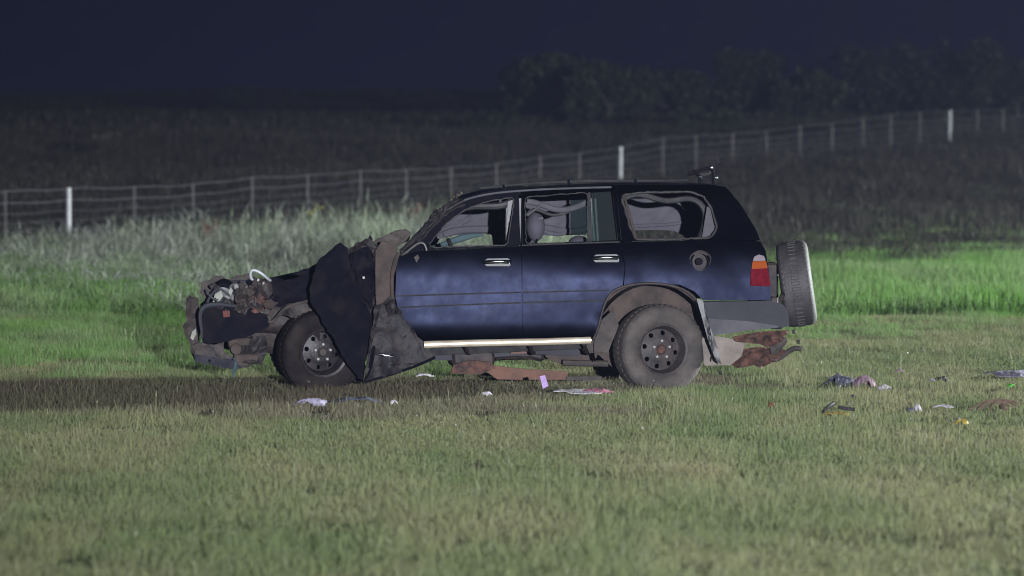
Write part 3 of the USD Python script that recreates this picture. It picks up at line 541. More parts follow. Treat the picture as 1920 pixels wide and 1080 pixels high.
# --- roof rack feet and bent bars
for px, py, h_ in ((945, 346, .055), (1067, 337, .06), (1192, 335, .05), (985, 349, .02)):
    obj('rack_foot', tube(np.array([pix3(px, py + 9, .35), pix3(px, py, .35)]), [.013, .010], 8), 'chrome', car)
obj('rack_rail', tube(spline([pix3(px, py, .40) for px, py in ((900, 353), (985, 345), (1067, 340.5), (1192, 339), (1290, 338))], 24), .010, 7), 'black_plastic', car)
obj('rack_bar', [pipe([(1290, 325, .5), (1310, 321, .5), (1333, 316, .5), (1338, 330, .45), (1340, 347, .4)], .016), pipe([(1312, 345, .4), (1310, 330, .45), (1300, 320, .5)], .014), pipe([(1310, 328, .5), (1325, 326, .9), (1335, 320, 1.3)], .014)], 'matte_black', car, label='bent rack bar at the rear of the roof')
for p in ((1333, 314, .49), (1342, 333, .42), (1312, 331, .43)): obj('rack_clamp', trimesh.creation.icosphere(1, .018).apply_translation(pix3(*p)), 'chrome', car)
for k, (px, py, r) in enumerate(((858, 366, .02), (850, 370, .016), (816, 396, .022), (864, 362, .014))):
    obj('glass_crumb', trimesh.creation.icosphere(1, r).apply_translation(pix3(px, py, .12)), 'dusty_metal', car, smooth=False)

# --- the crushed front
def ragged(pix, seed, amp=1.5):
    rr = np.random.default_rng(seed + 900); out = []
    for a, b in zip(pix, pix[1:] + pix[:1]):
        n = max(1, int(math.hypot(b[0] - a[0], b[1] - a[1]) / 7))
        for k in range(n):
            t = k / n; j = rr.normal(0, amp if k else amp * .3, 2); out.append((a[0] + (b[0] - a[0]) * t + j[0], a[1] + (b[1] - a[1]) * t + j[1]))
    return out
NP = lambda name, pix, ly, m_, th=.015, cr=.04, sc=3.5, sd=0, **k: obj(name, flat(ragged(pix, sd, 1.6 if m_ != 'torn_paint' else 1.0), ly, th, cr, sc, sd, **{'res': .035, **k}), m_, car)
NP('folded_wing', [(638, 454), (652, 465), (657, 497), (668, 525), (684, 560), (697, 600), (700, 625), (690, 655), (683, 690), (681, 717), (664, 700), (646, 672), (629, 640), (603, 600), (583, 566), (580, 540), (590, 508), (596, 488), (615, 471)], -.16, 'torn_paint', cr=.03, sc=3, sd=2, lean=(.35, -.10), fold=(*P(640, 600), .45, -.9, .10))
NP('folded_wing', [(683, 716), (690, 660), (699, 610), (702, 575), (735, 556), (748, 580), (770, 612), (800, 648), (817, 664), (814, 672), (760, 692), (700, 713)], -.10, 'scorched_metal', cr=.05, sc=4.2, sd=5, lean=(.05, .18), fold=(*P(705, 640), .55, -.83, .10))
obj('wing_crease', tube(spline([pix3(*p) for p in [(682, 714, -.20), (696, 690, -.20), (702, 650, -.17), (693, 690, -.19)]], 12), .008, 6), 'torn_paint', car)
obj('wing_edge', tube(spline([pix3(*p) for p in [(683, 717, -.15), (740, 700, -.14), (790, 682, -.12), (816, 670, -.10)]], 14), .012, 7), 'torn_paint', car)
obj('torn_bracket', tube(spline([pix3(*p) for p in [(700, 662, -.14), (722, 666, -.15), (744, 670, -.14)]], 10), .012, 7), 'chrome', car, smooth=60)
NP('inner_wing', [(648, 470), (668, 455), (694, 447), (712, 462), (715, 520), (708, 590), (690, 610), (672, 540), (655, 500)], .12, 'scorched_metal', cr=.09, sc=5, sd=7)
NP('inner_wing', [(655, 475), (690, 462), (702, 480), (704, 540), (696, 580), (676, 545), (660, 505)], .06, 'torn_paint', cr=.06, sc=5, sd=17)
obj('hinge_pillar', [flat([(704, 470), (716, 452), (742, 462), (748, 480), (738, 520), (735, 560), (738, 590), (706, 592), (703, 530)], .02, .08, .03, 4, 8, res=.04, round_=.01), tube(spline([pix3(*p) for p in [(748, 474, .0), (738, 500, -.02), (735, 540, -.02), (738, 575, .0)]], 14), .016, 7)], 'brown_liner', car)
NP('lower_pillar', [(704, 585), (738, 560), (752, 590), (775, 625), (760, 650), (735, 640), (712, 650)], -.04, 'scorched_metal', cr=.07, sc=6, sd=9)
NP('cowl_panel', [(694, 458), (708, 446), (730, 437), (750, 431), (770, 436), (764, 452), (742, 466), (712, 472)], .35, 'dusty_metal', cr=.05, sc=4, sd=10)
NP('torn_bonnet', [(650, 472), (668, 458), (690, 448), (694, 440), (699, 448), (690, 470), (664, 490)], .30, 'torn_paint', cr=.05, sc=5, sd=11)
NP('torn_bonnet', [(545, 514), (578, 503), (600, 492), (606, 505), (590, 520), (560, 518)], .25, 'torn_paint', cr=.03, sc=5, sd=12)
NP('torn_bonnet', [(504, 526), (530, 527), (560, 519), (590, 512), (604, 530), (600, 580), (580, 570), (560, 565), (520, 575), (500, 570)], .05, 'torn_paint', cr=.05, sc=3.5, sd=13)
NP('front_wing_remnant', [(495, 575), (520, 572), (560, 562), (582, 556), (590, 575), (606, 600), (600, 640), (560, 600), (530, 590), (505, 605), (470, 625)], .10, 'black_metal', cr=.05, sc=5, sd=14)
obj('wing_rim', tube(spline([pix3(*p) for p in [(490, 590, .0), (512, 602, -.03), (530, 582, -.03), (556, 570, -.02), (580, 563, .0)]], 18), .014, 7), 'dusty_metal', car)
NP('arch_wall', [(540, 700), (535, 610), (560, 572), (640, 580), (690, 650), (680, 715)], .42, 'scorched_metal', cr=.05, sc=4, sd=15, res=.06)
NP('front_bumper', [(374, 578), (384, 568), (430, 570), (446, 574), (470, 577), (500, 590), (505, 612), (470, 630), (430, 640), (394, 645), (378, 638)], -.03, 'torn_paint', cr=.025, sc=3, sd=16)
obj('bumper_top_edge', [tube(spline([pix3(*p) for p in [(378, 636, -.05), (376, 606, -.06), (380, 578, -.06), (400, 571, -.06), (444, 574, -.05)]], 20), [*np.linspace(.010, .022, 12), *np.linspace(.022, .010, 8)], 7)], 'grey_plastic', car)
obj('indicator', flat([(417, 583), (431, 582), (431, 594), (419, 595)], -.075, .03, .004, 5, 1, res=.03, round_=.006), 'indicator_lens', car, label='small orange-red indicator in the crushed bumper')
hl = NP('headlight', [(396, 570), (402, 550), (416, 534), (440, 524), (468, 518), (470, 540), (462, 570), (430, 568)], .05, 'black_plastic', cr=.05, sc=5, sd=18)
obj('reflector', [flat([(399, 566), (403, 551), (415, 544), (418, 556), (410, 567)], .0, .01, .015, 6, 1, res=.03), flat([(428, 546), (433, 538), (437, 545), (432, 555)], .0, .01, .01, 6, 2, res=.03)], 'reflector', hl)
obj('lamp_trim', [pipe([(388, 570, -.02), (398, 550, -.03), (414, 536, -.03), (440, 528, -.02), (466, 528, .0)], .012)], 'grey_plastic', hl)
NP('engine_part', [(444, 562), (440, 542), (456, 534), (472, 546), (478, 570), (460, 590), (440, 580)], .0, 'dusty_metal', cr=.08, sc=7, sd=19, res=.025)
NP('engine_part', [(470, 552), (488, 548), (500, 560), (494, 582), (478, 588), (466, 576)], .0, 'rust_metal', cr=.08, sc=7, sd=20, res=.025)
NP('engine_part', [(466, 524), (486, 520), (506, 528), (512, 545), (500, 572), (484, 555), (470, 545)], .03, 'black_metal', cr=.06, sc=7, sd=21, res=.025)
NP('bonnet_lip', [(414, 536), (424, 526), (440, 519), (468, 511), (474, 518), (466, 528), (440, 531)], .02, 'dusty_metal', cr=.03, sc=5, sd=22)
obj('white_hose', [pipe([(474, 524, .0), (470, 513, -.03), (473, 507, -.04), (484, 509, -.04), (497, 518, -.03), (507, 526, .02)], .012)], 'white_plastic', car, label='white plastic hose on the crushed bonnet')
obj('hose_end', [pipe([(476, 520, -.02), (480, 535, .0), (478, 560, .02), (481, 584, .0)], .010)], 'grey_plastic', car)
NP('grille_piece', [(375, 548), (376, 530), (404, 517), (422, 520), (418, 533), (400, 546), (392, 560), (384, 566)], .20, 'dusty_metal', cr=.04, sc=4, sd=23)
NP('bullbar_piece', [(348, 590), (349, 560), (356, 553), (372, 558), (374, 580), (374, 612), (362, 616), (352, 606)], .25, 'black_metal', cr=.05, sc=4, sd=24, lean=(.4, 0))
NP('bullbar_piece', [(343, 612), (352, 600), (372, 596), (376, 620), (374, 650), (364, 652), (352, 636)], .20, 'dusty_metal', cr=.05, sc=4, sd=25, lean=(.4, 0))
obj('fog_lamp', flat([(357, 634), (360, 622), (367, 616), (368, 626), (362, 638)], .13, .02, .004, 4, 1, res=.02), 'reflector', car)
NP('bumper_underside', [(356, 648), (378, 642), (396, 646), (420, 640), (420, 660), (440, 668), (472, 672), (470, 686), (440, 692), (400, 682), (366, 678), (358, 662)], .10, 'black_metal', cr=.05, sc=4, sd=26)
NP('bash_plate', [(362, 662), (400, 668), (440, 676), (455, 690), (440, 694), (400, 686), (366, 680)], -.02, 'grey_plastic', cr=.03, sc=4, sd=27, lean=(0, -.5))
NP('chassis_end', [(430, 656), (434, 638), (448, 632), (470, 634), (500, 630), (500, 660), (492, 684), (468, 684), (450, 668)], .08, 'scorched_metal', cr=.09, sc=5, sd=28)
obj('chassis_end', [lathe([(0, -.03), (.045, -.05), (.058, .02), (.05, .08), (0, .08)], 14).apply_translation(pix3(443, 654, .03)), lump(pix3(428, 646, .0) - np.array([0, 0, .02]), pix3(470, 640, .1) + np.array([0, .1, .02]), 5, .03, 9, .01), lump(pix3(440, 676, .0) - np.array([0, 0, .02]), pix3(484, 668, .1) + np.array([0, .1, .02]), 6, .04, 9, .01)], 'brown_liner', car)
obj('dangling_strap', tube(spline([pix3(*p) for p in [(438, 672, .0), (442, 684, -.02), (438, 698, .0), (437, 708, .0)]], 10), [.010, .012, .014, .016, .018, .018, .015, .012, .010, .006], 6), 'strap_teal', car)
obj('engine_block', [lump((P(400, 600, .5)[0], .35, .50), (P(720, 600, .5)[0], 1.6, .86), 31, .12, 3, .06), lump((P(440, 600, .5)[0], .45, .30), (P(560, 600, .5)[0], 1.5, .6), 32, .08, 3, .05), lump((P(600, 600, .5)[0], .3, .3), (P(735, 600, .5)[0], 1.6, 1.05), 33, .08, 3, .06)], 'black_metal', car)
obj('far_wing', flat([(380, 640), (376, 570), (420, 535), (500, 522), (600, 500), (700, 470), (745, 480), (745, 620), (690, 660), (640, 580), (560, 570), (500, 640), (440, 660)], 1.62, .03, .07, 3, 30, res=.07), 'torn_paint', car)
for a_, b_ in (((704, 640), (745, 645)), ((500, 700), (520, 655))): pass
obj('loose_cable', [pipe([(770, 452, .1), (790, 430, .05), (820, 405, .04), (850, 378, .06)], .010), pipe([(752, 478, .0), (770, 466, -.01), (790, 455, .0), (800, 470, .0)], .012)], 'black_plastic', car)
NP('mirror_mount', [(776, 482), (784, 477), (787, 484), (781, 492)], -.005, 'dusty_metal', cr=.01, sd=3)

rk = np.random.default_rng(19)
for k in range(16):
    x0_, y0_ = rk.uniform(402, 500), rk.uniform(522, 585); dx, dy = rk.uniform(-26, 26), rk.uniform(-22, 22); d0 = rk.uniform(-.06, .06)
    obj('torn_cable', pipe([(x0_, y0_, d0), (x0_ + dx * .5 + rk.uniform(-8, 8), y0_ + dy * .5 + rk.uniform(-8, 8), d0 - .03), (x0_ + dx, y0_ + dy, d0 + .03)], rk.uniform(.004, .010), 14, 6), ['black_plastic', 'scorched_metal', 'brown_liner', 'trim_grey'][k % 4], car)
for k, (px, py, s_) in enumerate([(448, 530, .008), (484, 525, .010), (494, 531, .008), (472, 570, .007), (683, 520, .010), (732, 645, .008), (394, 676, .008)]):
    obj('glint_lump', lump(pix3(px, py, -.07) - np.array([s_, s_, s_ * 1.3]), pix3(px, py, -.07) + np.array([s_, s_, s_ * 1.3]), k, .012, 20, s_ * .3), 'nut_steel' if k % 3 else 'chrome', car)  # small pale and chrome lumps added as glints among the torn metal
for k in range(14):
    px, py = rk.uniform(400, 510), rk.uniform(528, 596); w_ = rk.uniform(6, 16); h_ = rk.uniform(5, 14)
    NP('torn_fragment', [(px - w_, py - h_ * .3), (px - w_ * .2, py - h_), (px + w_, py - h_ * .2), (px + w_ * .4, py + h_ * .8), (px - w_ * .6, py + h_ * .6)], rk.uniform(-.05, .02), ['scorched_metal', 'torn_paint', 'black_metal', 'brown_liner', 'scorched_metal', 'dusty_metal'][k % 6], cr=.05, sc=8, sd=40 + k, res=.025, lean=(rk.uniform(-.6, .6), rk.uniform(-.6, .6)))
for pp, r_ in (([(752, 474, -.015), (790, 432, -.0), (826, 396, .02), (858, 372, .04)], .020), ([(760, 476, .02), (800, 436, .03), (838, 402, .05), (872, 384, .06)], .013), ([(806, 420, .0), (818, 398, .0), (830, 392, .01)], .016)):
    obj('split_pillar_trim', tube(spline([pix3(*p) + rk.normal(0, .006, 3) for p in pp], 26) + rk.normal(0, .004, (26, 3)), r_ * rk.uniform(.7, 1.2, 26), 7), 'scorched_metal', car)

# ---------------------------------------------------------------- fence
fence = thing('wire_fence', 'long wire stock fence with three white posts and rusty droppers crossing behind the wreck', 'fence')
def fence_at(n):
    t = n / 21.0; x, y = FX0 + (FX1 - FX0) * t, FY0 + (FY1 - FY0) * t
    top = np.interp(n, [0, 11, 21], [at(128, 352, FY0)[2], at(1163, 276, FY0 + (FY1 - FY0) * 11 / 21)[2], at(1780, 208, FY1)[2]]) if 0 <= n <= 21 else float(ground_z(x, y)) + 1.15
    return np.array([x, y, float(ground_z(x, y)) - .05]), top
def fence_pix(px):
    a = (px - CX) / FPX; k = (FX1 - FX0) / (FY1 - FY0); y = (FX0 - k * FY0) / (a - k); return (y - FY0) / (FY1 - FY0) * 21
tops = {}
for px in (128, 1163, 1780):
    n = fence_pix(px); b, t = fence_at(n); t2 = at(px, {128: 352, 1163: 275, 1780: 207}[px], b[1])[2]
    obj('post', tube([[b[0], b[1], b[2]], [b[0] + .01, b[1], t2]], [.052, .046], 10), 'post_white', fence, label={128: 'stout pale post at the tall straw', 1163: 'thin pale post above the roof', 1780: 'pale post up the slope'}[px]); tops[n] = t2
dp = [-580, -460, -342, -226, -110, 10, 252, 362, 473, 577, 676, 762, 846, 931, 1013, 1087, 1243, 1305, 1374, 1437, 1500, 1560, 1618, 1670, 1724, 1832, 1880, 1925, 1990]
dtop = [395, 386, 379, 372, 365, 358, 350, 345, 332, 328, 320, 318, 314, 307, 294, 287, 258, 254, 250, 245, 236, 230, 222, 215, 210, 206, 204, 202, 199]
nodes_ = []
for px, tp in zip(dp, dtop):
    n = fence_pix(px); b, _ = fence_at(n); z = at(px, tp, b[1])[2]
    obj('dropper', box(b + [-.02, -.012, 0], [b[0] + .02, b[1] + .012, z + .01], .004), 'dropper_steel', fence); nodes_.append((n, z))
nodes_ = sorted(nodes_ + list(tops.items())); nn = np.array([a for a, _ in nodes_]); zz = np.array([b for _, b in nodes_])
ns = np.linspace(nn[0], nn[-1], 240)
top_z = np.interp(ns, nn, zz); base = np.array([fence_at(n)[0] for n in ns])
for k, fr in enumerate((.985, .79, .62, .47, .33, .2, .08)):
    z = base[:, 2] + (top_z - base[:, 2]) * fr + .012 * np.sin(ns * 6.28 + k)
    obj('wire', tube(np.column_stack([base[:, 0], base[:, 1] - .03, z]), .006 if k < 2 else .0034, 5), 'wire_galvanised', fence, smooth=True)
V, F = [], []
for n in np.arange(nn[0], nn[-1], .095):
    b, _ = fence_at(n); z1 = b[2] + (np.interp(n, nn, zz) - b[2]) * .79; k = len(V); w = .0022
    V += [[b[0] - w, b[1] - .03, b[2]], [b[0] + w, b[1] - .032, b[2]], [b[0] + w, b[1] - .032, z1], [b[0] - w, b[1] - .03, z1]]; F += [[k, k + 1, k + 2], [k, k + 2, k + 3]]
obj('wire_netting', trimesh.Trimesh(V, F, process=False), 'wire_galvanised', fence, smooth=False, kind='stuff')

# ---------------------------------------------------------------- trees and bushes
def leaf_cloud(blobs, n, size, seed):
    r = np.random.default_rng(seed); V, F = [], []
    wts = np.array([b[3] ** 2 for b in blobs]); wts = wts / wts.sum()
    which = r.choice(len(blobs), n, p=wts)
    for k in which:
        bx, by, bz, R = blobs[k]; d = r.normal(size=3); d /= np.linalg.norm(d); rad = R * (.45 + .55 * r.random() ** .5) * (1 + .25 * math.sin(5 * d[0] + k) * math.cos(4 * d[2] + k))
        c = np.array([bx, by, bz]) + d * rad * [1, 1, .85]; u = r.normal(size=3); u /= np.linalg.norm(u); v = np.cross(u, r.normal(size=3)); v /= np.linalg.norm(v); s = size * r.uniform(.6, 1.5); i = len(V)
        V += [c - u * s, c + v * s * .45, c + u * s, c - v * s * .45]; F += [[i, i + 1, i + 2], [i, i + 2, i + 3]]
    return trimesh.Trimesh(V, F, process=False)
def tree(name, label, cat, px, base_py, dist, top_py, width_px, material, seed, group=None, n=6000, leaf=.10, blobs_n=17, squat=.02):
    r = np.random.default_rng(seed); width_px *= 1.3 if name == 'bushy_tree' else 1.0; b = at(px, base_py, dist); gz = float(ground_z(b[0], b[1])); top = at(px, top_py, dist)[2]; H = top - gz; Wd = width_px / FPX * dist / 2
    t = thing(name, label, cat, (b[0], b[1], gz), 0, group)
    blobs = [(r.uniform(-1, 1) * Wd * .72, r.uniform(-.6, .6) * Wd, H * (squat + (1 - squat) * r.uniform(.12, .80)), min(Wd, H) * r.uniform(.26, .42)) for _ in range(blobs_n)]
    blobs.append((r.uniform(-.2, .2) * Wd, 0, H - min(Wd, H) * .32, min(Wd, H) * .32))
    if H > 1.2:
        limbs = [tube(spline([[0, 0, -.1], [.05, .03, H * .25], [.0, .05, H * .55]], 8), np.linspace(.11, .06, 8), 8)]
        for q in blobs[:6]: limbs.append(tube(spline([[.02, .03, H * .22], [q[0] * .5, q[1] * .5, (H * .25 + q[2]) / 2], [q[0], q[1], q[2]]], 8), np.linspace(.06, .015, 8), 6))
        obj('trunk', trimesh.util.concatenate(limbs), 'bark', t)
    else: obj('stem', tube([[0, 0, -.05], [.02, 0, H * .6]], [.03, .01], 6), 'bark', t)
    obj('crown', leaf_cloud(blobs, n, leaf, seed), material, t, smooth=False); return t
tg = 'trees on the dark hillside'
tree('bushy_tree', 'first dim bushy tree from the left on the hillside, rounded crown', 'tree', 1025, 236, 131, 92, 150, 'tree_leaves', 1, tg)
tree('bushy_tree', 'lower spreading tree just right of the first hillside tree, above the roof', 'tree', 1140, 240, 128, 112, 140, 'tree_leaves', 2, tg)
tree('bushy_tree', 'low dim tree in the dip between two taller hillside crowns', 'tree', 1255, 240, 132, 126, 130, 'tree_leaves', 3, tg)
tree('bushy_tree', 'round-topped dim tree in the middle of the hillside row', 'tree', 1385, 238, 135, 92, 150, 'dark_leaves', 4, tg)
tree('bushy_tree', 'small dark tree in the gap before the widest hillside tree', 'tree', 1520, 235, 133, 126, 130, 'tree_leaves', 5, tg)
tree('bushy_tree', 'widest and tallest dim tree, behind the pale post up the slope', 'tree', 1720, 225, 138, 78, 260, 'dark_leaves', 6, tg, n=9000, blobs_n=24)
tree('bushy_tree', 'dark tree at the far end of the hillside row, cut by the picture edge', 'tree', 1905, 220, 142, 96, 170, 'dark_leaves', 7, tg)
tree('low_bush', 'low dark bush below the first hillside tree, among deep shade', 'bush', 930, 240, 120, 205, 90, 'dark_leaves', 8, n=900, leaf=.07, squat=.1)
tree('low_bush', 'low dark bush behind the fence above the roof rack', 'bush', 1330, 252, 118, 205, 150, 'tree_leaves', 9, n=1400, leaf=.07, squat=.1)
tree('pale_bush', 'small pale bush alone on the dim left field behind the fence', 'bush', 198, 272, 105, 250, 70, 'pale_leaves', 10, n=500, leaf=.06, squat=.1)
tree('low_bush', 'faint low bush high on the dim left hillside', 'bush', 430, 190, 175, 165, 120, 'dark_leaves', 12, n=700, leaf=.10, squat=.1)
# ---------------------------------------------------------------- weeds
def dock(px, py, dist, h, label, seed, wide=.16, cat='weed'):
    r = np.random.default_rng(seed); b = at(px, py, dist); gz = float(ground_z(b[0], b[1]))
    t = thing('dock_plant', label, cat, (b[0], b[1], gz)); St, Sd = [], []
    for k in range(7):
        e = np.array([r.uniform(-wide, wide), r.uniform(-wide, wide), h * r.uniform(.75, 1.0)]); St.append(tube(spline([[0, 0, 0], e * [.4, .4, .55], e], 8), np.linspace(.009, .004, 8), 5))
        for q in range(70):
            f = r.uniform(.42, 1.0); c = e * [f ** 1.2, f ** 1.2, f]; s = trimesh.creation.icosphere(0, r.uniform(.009, .018)); s.apply_translation(c + r.normal(0, .026, 3)); Sd.append(s)
    obj('stem', trimesh.util.concatenate(St), 'dock_red', t); obj('seed_heads', trimesh.util.concatenate(Sd), 'dock_red', t, smooth=False, kind='stuff')
dock(397, 470, 64.0, .62, 'rusty red dock plant in the straw grass above the crushed bonnet', 3)
dock(770, 430, 72.0, .55, 'dim rusty red dock plant by the fence behind the windscreen pillar', 4, .2)
def flowers(px, py, dist, h, label, seed, n=14):
    r = np.random.default_rng(seed); b = at(px, py, dist); gz = float(ground_z(b[0], b[1])); t = thing('yellow_weed', label, 'weed', (b[0], b[1], gz), 0); St, Fl, Lf = [], [], []
    for k in range(5):
        e = np.array([r.uniform(-.12, .12), r.uniform(-.1, .1), h * r.uniform(.7, 1)]); St.append(tube(spline([[0, 0, 0], e * [.4, .4, .5], e], 7), .005, 5))
        for q in range(n // 4): Fl.append(lathe([(0, -.002), (.011, 0), (.015, .004), (.008, .006), (0, .005)], 9).apply_transform(trimesh.transformations.random_rotation_matrix(r.random(3))).apply_translation(e + r.normal(0, .035, 3)))
        for q in range(4):
            f = r.uniform(.2, .8); s = trimesh.creation.icosphere(1); s.vertices *= [.05, .015, .004]; s.apply_transform(trimesh.transformations.random_rotation_matrix(r.random(3))); s.apply_translation(e * f); Lf.append(s)
    obj('stem', trimesh.util.concatenate(St), 'weed_green', t); obj('leaves', trimesh.util.concatenate(Lf), 'weed_green', t, kind='stuff')
    for f in Fl: obj('flower', f, 'flower_yellow', t)
flowers(440, 468, 63.5, .50, 'yellow-flowered weed just right of the rusty dock plant', 5)
flowers(588, 455, 66.0, .95, 'tallest yellow-flowered weed, by the fence above the bonnet', 6)
flowers(520, 470, 63.5, .42, 'small yellow-flowered weed between the dock plant and tallest weed', 7, 8)

# ---------------------------------------------------------------- things strewn on the grass
def cloth(px, py, w, d, h, material, name, label, cat, seed, rot=0, lift=.05, amp=.5, dist=None, sub=.02, outline=None):
    """a heap or sheet lying on the grass: w wide, d deep, h high in the middle"""
    p = on_ground(px, py); r = np.random.default_rng(seed); th = np.linspace(0, 2 * math.pi, 26)[:-1]
    rad = 1 + .28 * np.sin(2 * th + r.uniform(0, 6)) + .16 * np.sin(3 * th + r.uniform(0, 6)) + .10 * np.sin(5 * th + r.uniform(0, 6))
    g = Polygon(np.stack([w / 2 * rad * np.cos(th), d / 2 * rad * np.sin(th)], 1)) if outline is None else Polygon(outline)
    m = slab(g.buffer(0), .008, max(w, d) / 14); v = m.vertices; e = np.clip(1 - ((v[:, 0] / (w * .55)) ** 2 + (v[:, 1] / (d * .55)) ** 2), 0, 1)
    n = noise3(v * [1, 1, 0], 5 / max(w, .12), seed); n2 = noise3(v * [1, 1, 0], 14 / max(w, .12), seed + 1)
    v[:, 2] += h * .75 * e ** .6 + h * amp * (np.abs(n) * 2.6 - .3) + h * amp * .5 * n2; m.vertices = v
    o = obj(name, m, material, smooth=50, label=label, cat=cat)
    x = UsdGeom.Xformable(o); x.AddTranslateOp().Set(Gf.Vec3d(p[0], p[1], float(ground_z(p[0], p[1])) + lift * .6)); x.AddRotateZOp().Set(rot); return o
cloth(585, 765, .24, .16, .055, 'lilac_cloth', 'cloth', 'pale lilac cloth in the grass below the front wheel', 'cloth', 1, lift=.05)
cloth(665, 763, .36, .14, .045, 'navy_cloth', 'cloth', 'dark navy cloth strip between lilac cloth and white scrap', 'cloth', 2, lift=.06)
cloth(738, 768, .05, .05, .03, 'paper_white', 'paper_scrap', 'white scrap at the right end of the dark navy cloth', 'scrap', 3, lift=.08)
cloth(912, 752, .09, .06, .03, 'paper_white', 'paper_scrap', 'small white scrap in front of the side step', 'scrap', 31, lift=.08)
p = on_ground(1020, 746); card = flat([(1012, 726), (1022, 724), (1029, 744), (1018, 749)], 0, .006, .006, 6, 3, res=.02); card.apply_translation(-card.bounds.mean(0)); card.apply_transform(trimesh.transformations.rotation_matrix(.35, [0, 0, 1]))
o = obj('card', card, 'lilac_card', label='upright lilac card stuck in the grass before the rear wheel', cat='card'); UsdGeom.Xformable(o).AddTranslateOp().Set(Gf.Vec3d(p[0], p[1], .13))
sh = cloth(1090, 748, .50, .22, .03, 'paper_white', 'plastic_sheet', 'flat pinkish white sheet beside the upright lilac card', 'sheet', 5, lift=.085, amp=.4)
cloth(1118, 750, .22, .12, .03, 'magenta_print', 'printed_wrapper', 'crimson wrapper lying on the right end of the pinkish sheet', 'wrapper', 6, lift=.105)
bag = cloth(1578, 729, .30, .24, .115, 'slate_cloth', 'bundle', 'slate blue clothing bundle left of the pink cloth', 'clothing', 7, lift=.03, amp=.35)
cloth(1620, 732, .20, .20, .125, 'pink_cloth', 'cloth', 'pink rumpled cloth against the slate blue bundle', 'cloth', 8, rot=30, lift=.03, amp=.45)
cloth(1658, 739, .13, .08, .05, 'paper_white', 'paper_scrap', 'thin white scrap trailing from the pink cloth', 'scrap', 9, lift=.05)
cloth(1600, 758, .05, .05, .03, 'navy_cloth', 'plastic_piece', 'tiny dark piece below the pink cloth', 'scrap', 10, lift=.08)
cloth(1765, 724, .12, .09, .05, 'black_plastic', 'plastic_piece', 'black broken piece with pale edge, left of the lilac sheet', 'car part', 11, lift=.06)
cloth(1748, 725, .05, .04, .03, 'lilac_cloth', 'paper_scrap', 'pale scrap touching the black broken piece', 'scrap', 12, lift=.07)
cloth(1892, 713, .44, .30, .05, 'lilac_cloth', 'plastic_sheet', 'broad pale lilac sheet at the edge of the picture', 'sheet', 13, lift=.07, amp=.35)
cloth(1895, 737, .07, .05, .02, 'green_scrap', 'plastic_piece', 'bright green scrap below the lilac sheet', 'scrap', 14, lift=.09)
yb = cloth(1570, 788, .24, .13, .035, 'yellow_plastic', 'torn_packet', 'yellow and black torn packet in the short grass', 'packet', 15, lift=.05)
obj('black_edge', [tube(spline([[-.11, -.03, .03], [-.07, .0, .07], [-.02, .01, .10]], 8), .014, 6)], 'black_plastic', yb); obj('black_edge', [tube(spline([[.01, -.01, .07], [.06, .0, .06], [.13, .01, .05]], 8), .016, 6)], 'black_plastic', yb)
cloth(1720, 780, .06, .05, .05, 'paper_white', 'paper_scrap', 'bright white scrap standing beside a dark chip', 'scrap', 16, lift=.07)
cloth(1708, 780, .08, .05, .03, 'slate_cloth', 'plastic_piece', 'dark chip beside the bright white scrap', 'scrap', 17, lift=.06)
cloth(1768, 776, .14, .05, .02, 'paper_white', 'paper_scrap', 'thin white strip left of the dry branch', 'scrap', 18, lift=.08)
cloth(1804, 806, .08, .07, .03, 'yellow_plastic', 'plastic_piece', 'small bright yellow piece below the thin white strip', 'scrap', 19, lift=.08)
cloth(1447, 773, .06, .05, .04, 'orange_scrap', 'plastic_piece', 'small orange-brown scrap in the grass below the tow hook', 'scrap', 20, rot=30, lift=.06)
cloth(1686, 708, .06, .04, .03, 'pink_cloth', 'paper_scrap', 'tiny pinkish scrap above the pink cloth', 'scrap', 22, lift=.08)
p = on_ground(1868, 790); r = np.random.default_rng(5); Tw = []
for k in range(9):
    a = r.uniform(-.25, .1, 3); Tw.append(tube(spline([[a[0] * .9, a[1] * .4, .02], [a[0] * .3 + .02, 0, .05 + .05 * r.random()], [.08 + .1 * r.random(), r.uniform(-.08, .08), .03 + .04 * r.random()]], 8), np.linspace(.009, .004, 8), 6))
o = obj('dry_branch', trimesh.util.concatenate(Tw), 'twig_brown', label='dry brown branch lying right of the small yellow piece', cat='branch'); UsdGeom.Xformable(o).AddTranslateOp().Set(Gf.Vec3d(p[0], p[1], .07))
cloth(910, 712, .13, .10, .02, 'paper_white', 'paper_scrap', 'pinkish white scrap under the middle of the car', 'scrap', 23, lift=.06)
cloth(795, 713, .12, .08, .02, 'paper_white', 'paper_scrap', 'pale scrap under the torn wing tip', 'scrap', 24, lift=.06)
x0, z0 = P(985, 705, .45)
pl = flat([(903, 690), (930, 686), (985, 692), (1064, 697), (1064, 712), (985, 712), (932, 711)], .40, .03, .006, 4, 3, res=.05, lean=(.04, .3)); 
o = obj('terracotta_board', pl, 'terracotta_panel', label='terracotta coloured board lying on the ground under the car', cat='board'); X_ = UsdGeom.Xformable(o); X_.AddTranslateOp().Set(Gf.Vec3d(*CAR_AT)); X_.AddRotateZOp().Set(math.degrees(YAW))
pl = flat([(1062, 706), (1128, 706), (1128, 713), (1062, 713)], .36, .03, .004, 4, 3, res=.05)
o = obj('thin_board', pl, 'dusty_metal', label='narrow brown strip lying between terracotta board and rear wheel', cat='board'); X_ = UsdGeom.Xformable(o); X_.AddTranslateOp().Set(Gf.Vec3d(*CAR_AT)); X_.AddRotateZOp().Set(math.degrees(YAW))
r = np.random.default_rng(77); V, F = [], []
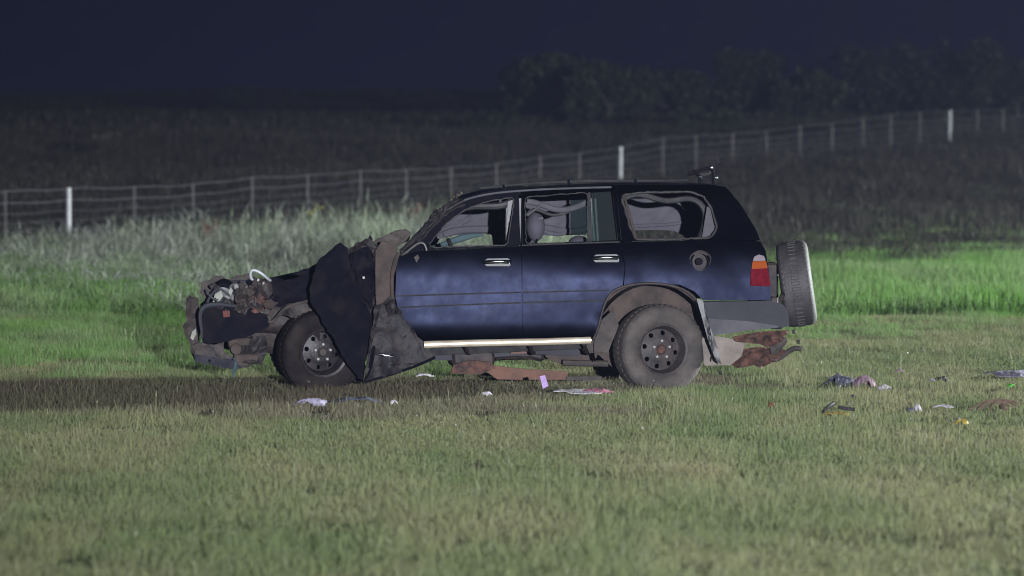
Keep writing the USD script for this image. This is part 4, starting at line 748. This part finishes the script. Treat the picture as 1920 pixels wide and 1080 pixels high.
for k in range(300):
    if k < 210: px, py = r.normal(1640, 170), r.normal(735, 55)
    else: px, py = r.uniform(300, 1900), r.uniform(700, 820)
    if not 640 < py < 1000: continue
    p = on_ground(px, py); c = np.array([p[0], p[1], float(ground_z(p[0], p[1])) + r.uniform(.05, .12)]); u = r.normal(size=3); u /= np.linalg.norm(u); v = np.cross(u, r.normal(size=3)); v /= np.linalg.norm(v); s = r.uniform(.003, .0075); i = len(V)
    V += [c - u * s, c + v * s, c + u * s * .8, c - v * s * .7]; F += [[i, i + 1, i + 2], [i, i + 2, i + 3]]
obj('glass_debris', trimesh.Trimesh(V, F, process=False), 'white_plastic', smooth=False, label='bits of broken glass and plastic strewn in the grass, sparkle put into white colour', cat='debris', kind='stuff')  # matt white facets stand in for the glints of glass

# ---------------------------------------------------------------- the work lights that light the paddock at night
def flood(loc, aim, power, color, label, cone=None):
    gz = float(ground_z(loc[0], loc[1])); t = thing('work_light', label, 'work light', (loc[0], loc[1], gz), math.degrees(math.atan2(aim[1] - loc[1], aim[0] - loc[0]))); h = loc[2] - gz
    obj('mast', tube([[0, 0, .6], [0, 0, h - .25]], .035, 12), 'mast_steel', t)
    for k in range(3):
        a = 2 * math.pi * k / 3 + .5; obj('leg', tube([[.9 * math.cos(a), .9 * math.sin(a), 0], [0, 0, 1.3]], .022, 8), 'mast_steel', t)
    obj('crossbar', tube([[0, -.4, h - .25], [0, .4, h - .25]], .025, 8), 'mast_steel', t)
    for y in (-.32, .32):
        hd = obj('lamp_head', box([-.16, y - .17, h - .15], [.0, y + .17, h + .13], .02), 'lamp_housing', t); obj('lamp_glass', box([.002, y - .14, h - .12], [.012, y + .14, h + .10]), 'lamp_face', hd)
    sl = UsdLux.SphereLight.Define(stage, str(t.GetPath()) + '/light'); sl.CreateRadiusAttr(.22); sl.CreateIntensityAttr(power); sl.CreateNormalizeAttr(True); sl.CreateColorAttr(Gf.Vec3f(*color)); sl.AddTranslateOp().Set(Gf.Vec3d(.35, 0, h))
    if cone:                                                   # a narrow reflector: soft-edged beam
        sh = UsdLux.ShapingAPI.Apply(sl.GetPrim()); sh.CreateShapingConeAngleAttr(cone[0]); sh.CreateShapingConeSoftnessAttr(cone[1])
        d = math.hypot(aim[0] - loc[0], aim[1] - loc[1]); sl.AddRotateYOp().Set(-90.0 + math.degrees(math.atan2(loc[2] - aim[2], d)))
flood(FLOOD_RIGHT, (0, 34, 0), FLOOD_RIGHT_POWER, LAMP_COLOR, 'mast work light beside the paddock beyond the spare wheel')
flood(FLOOD_FRONT, (-.5, 27, .5), FLOOD_FRONT_POWER, FRONT_COLOR, 'mast work light standing behind the photographer', FRONT_CONE)
if HAZE > 0:
    M['night_haze'] = usdkit.material(stage, '/World/Looks/night_haze', {'v': ('principled_volume', {'color': (.52, .58, 1.0), 'density': HAZE, 'anisotropy': .2})}, [], volume='v.volume')
    obj('haze', box((-420, -320, -3), (420, 920, 9.6)), 'night_haze', smooth=False, kind='stuff')
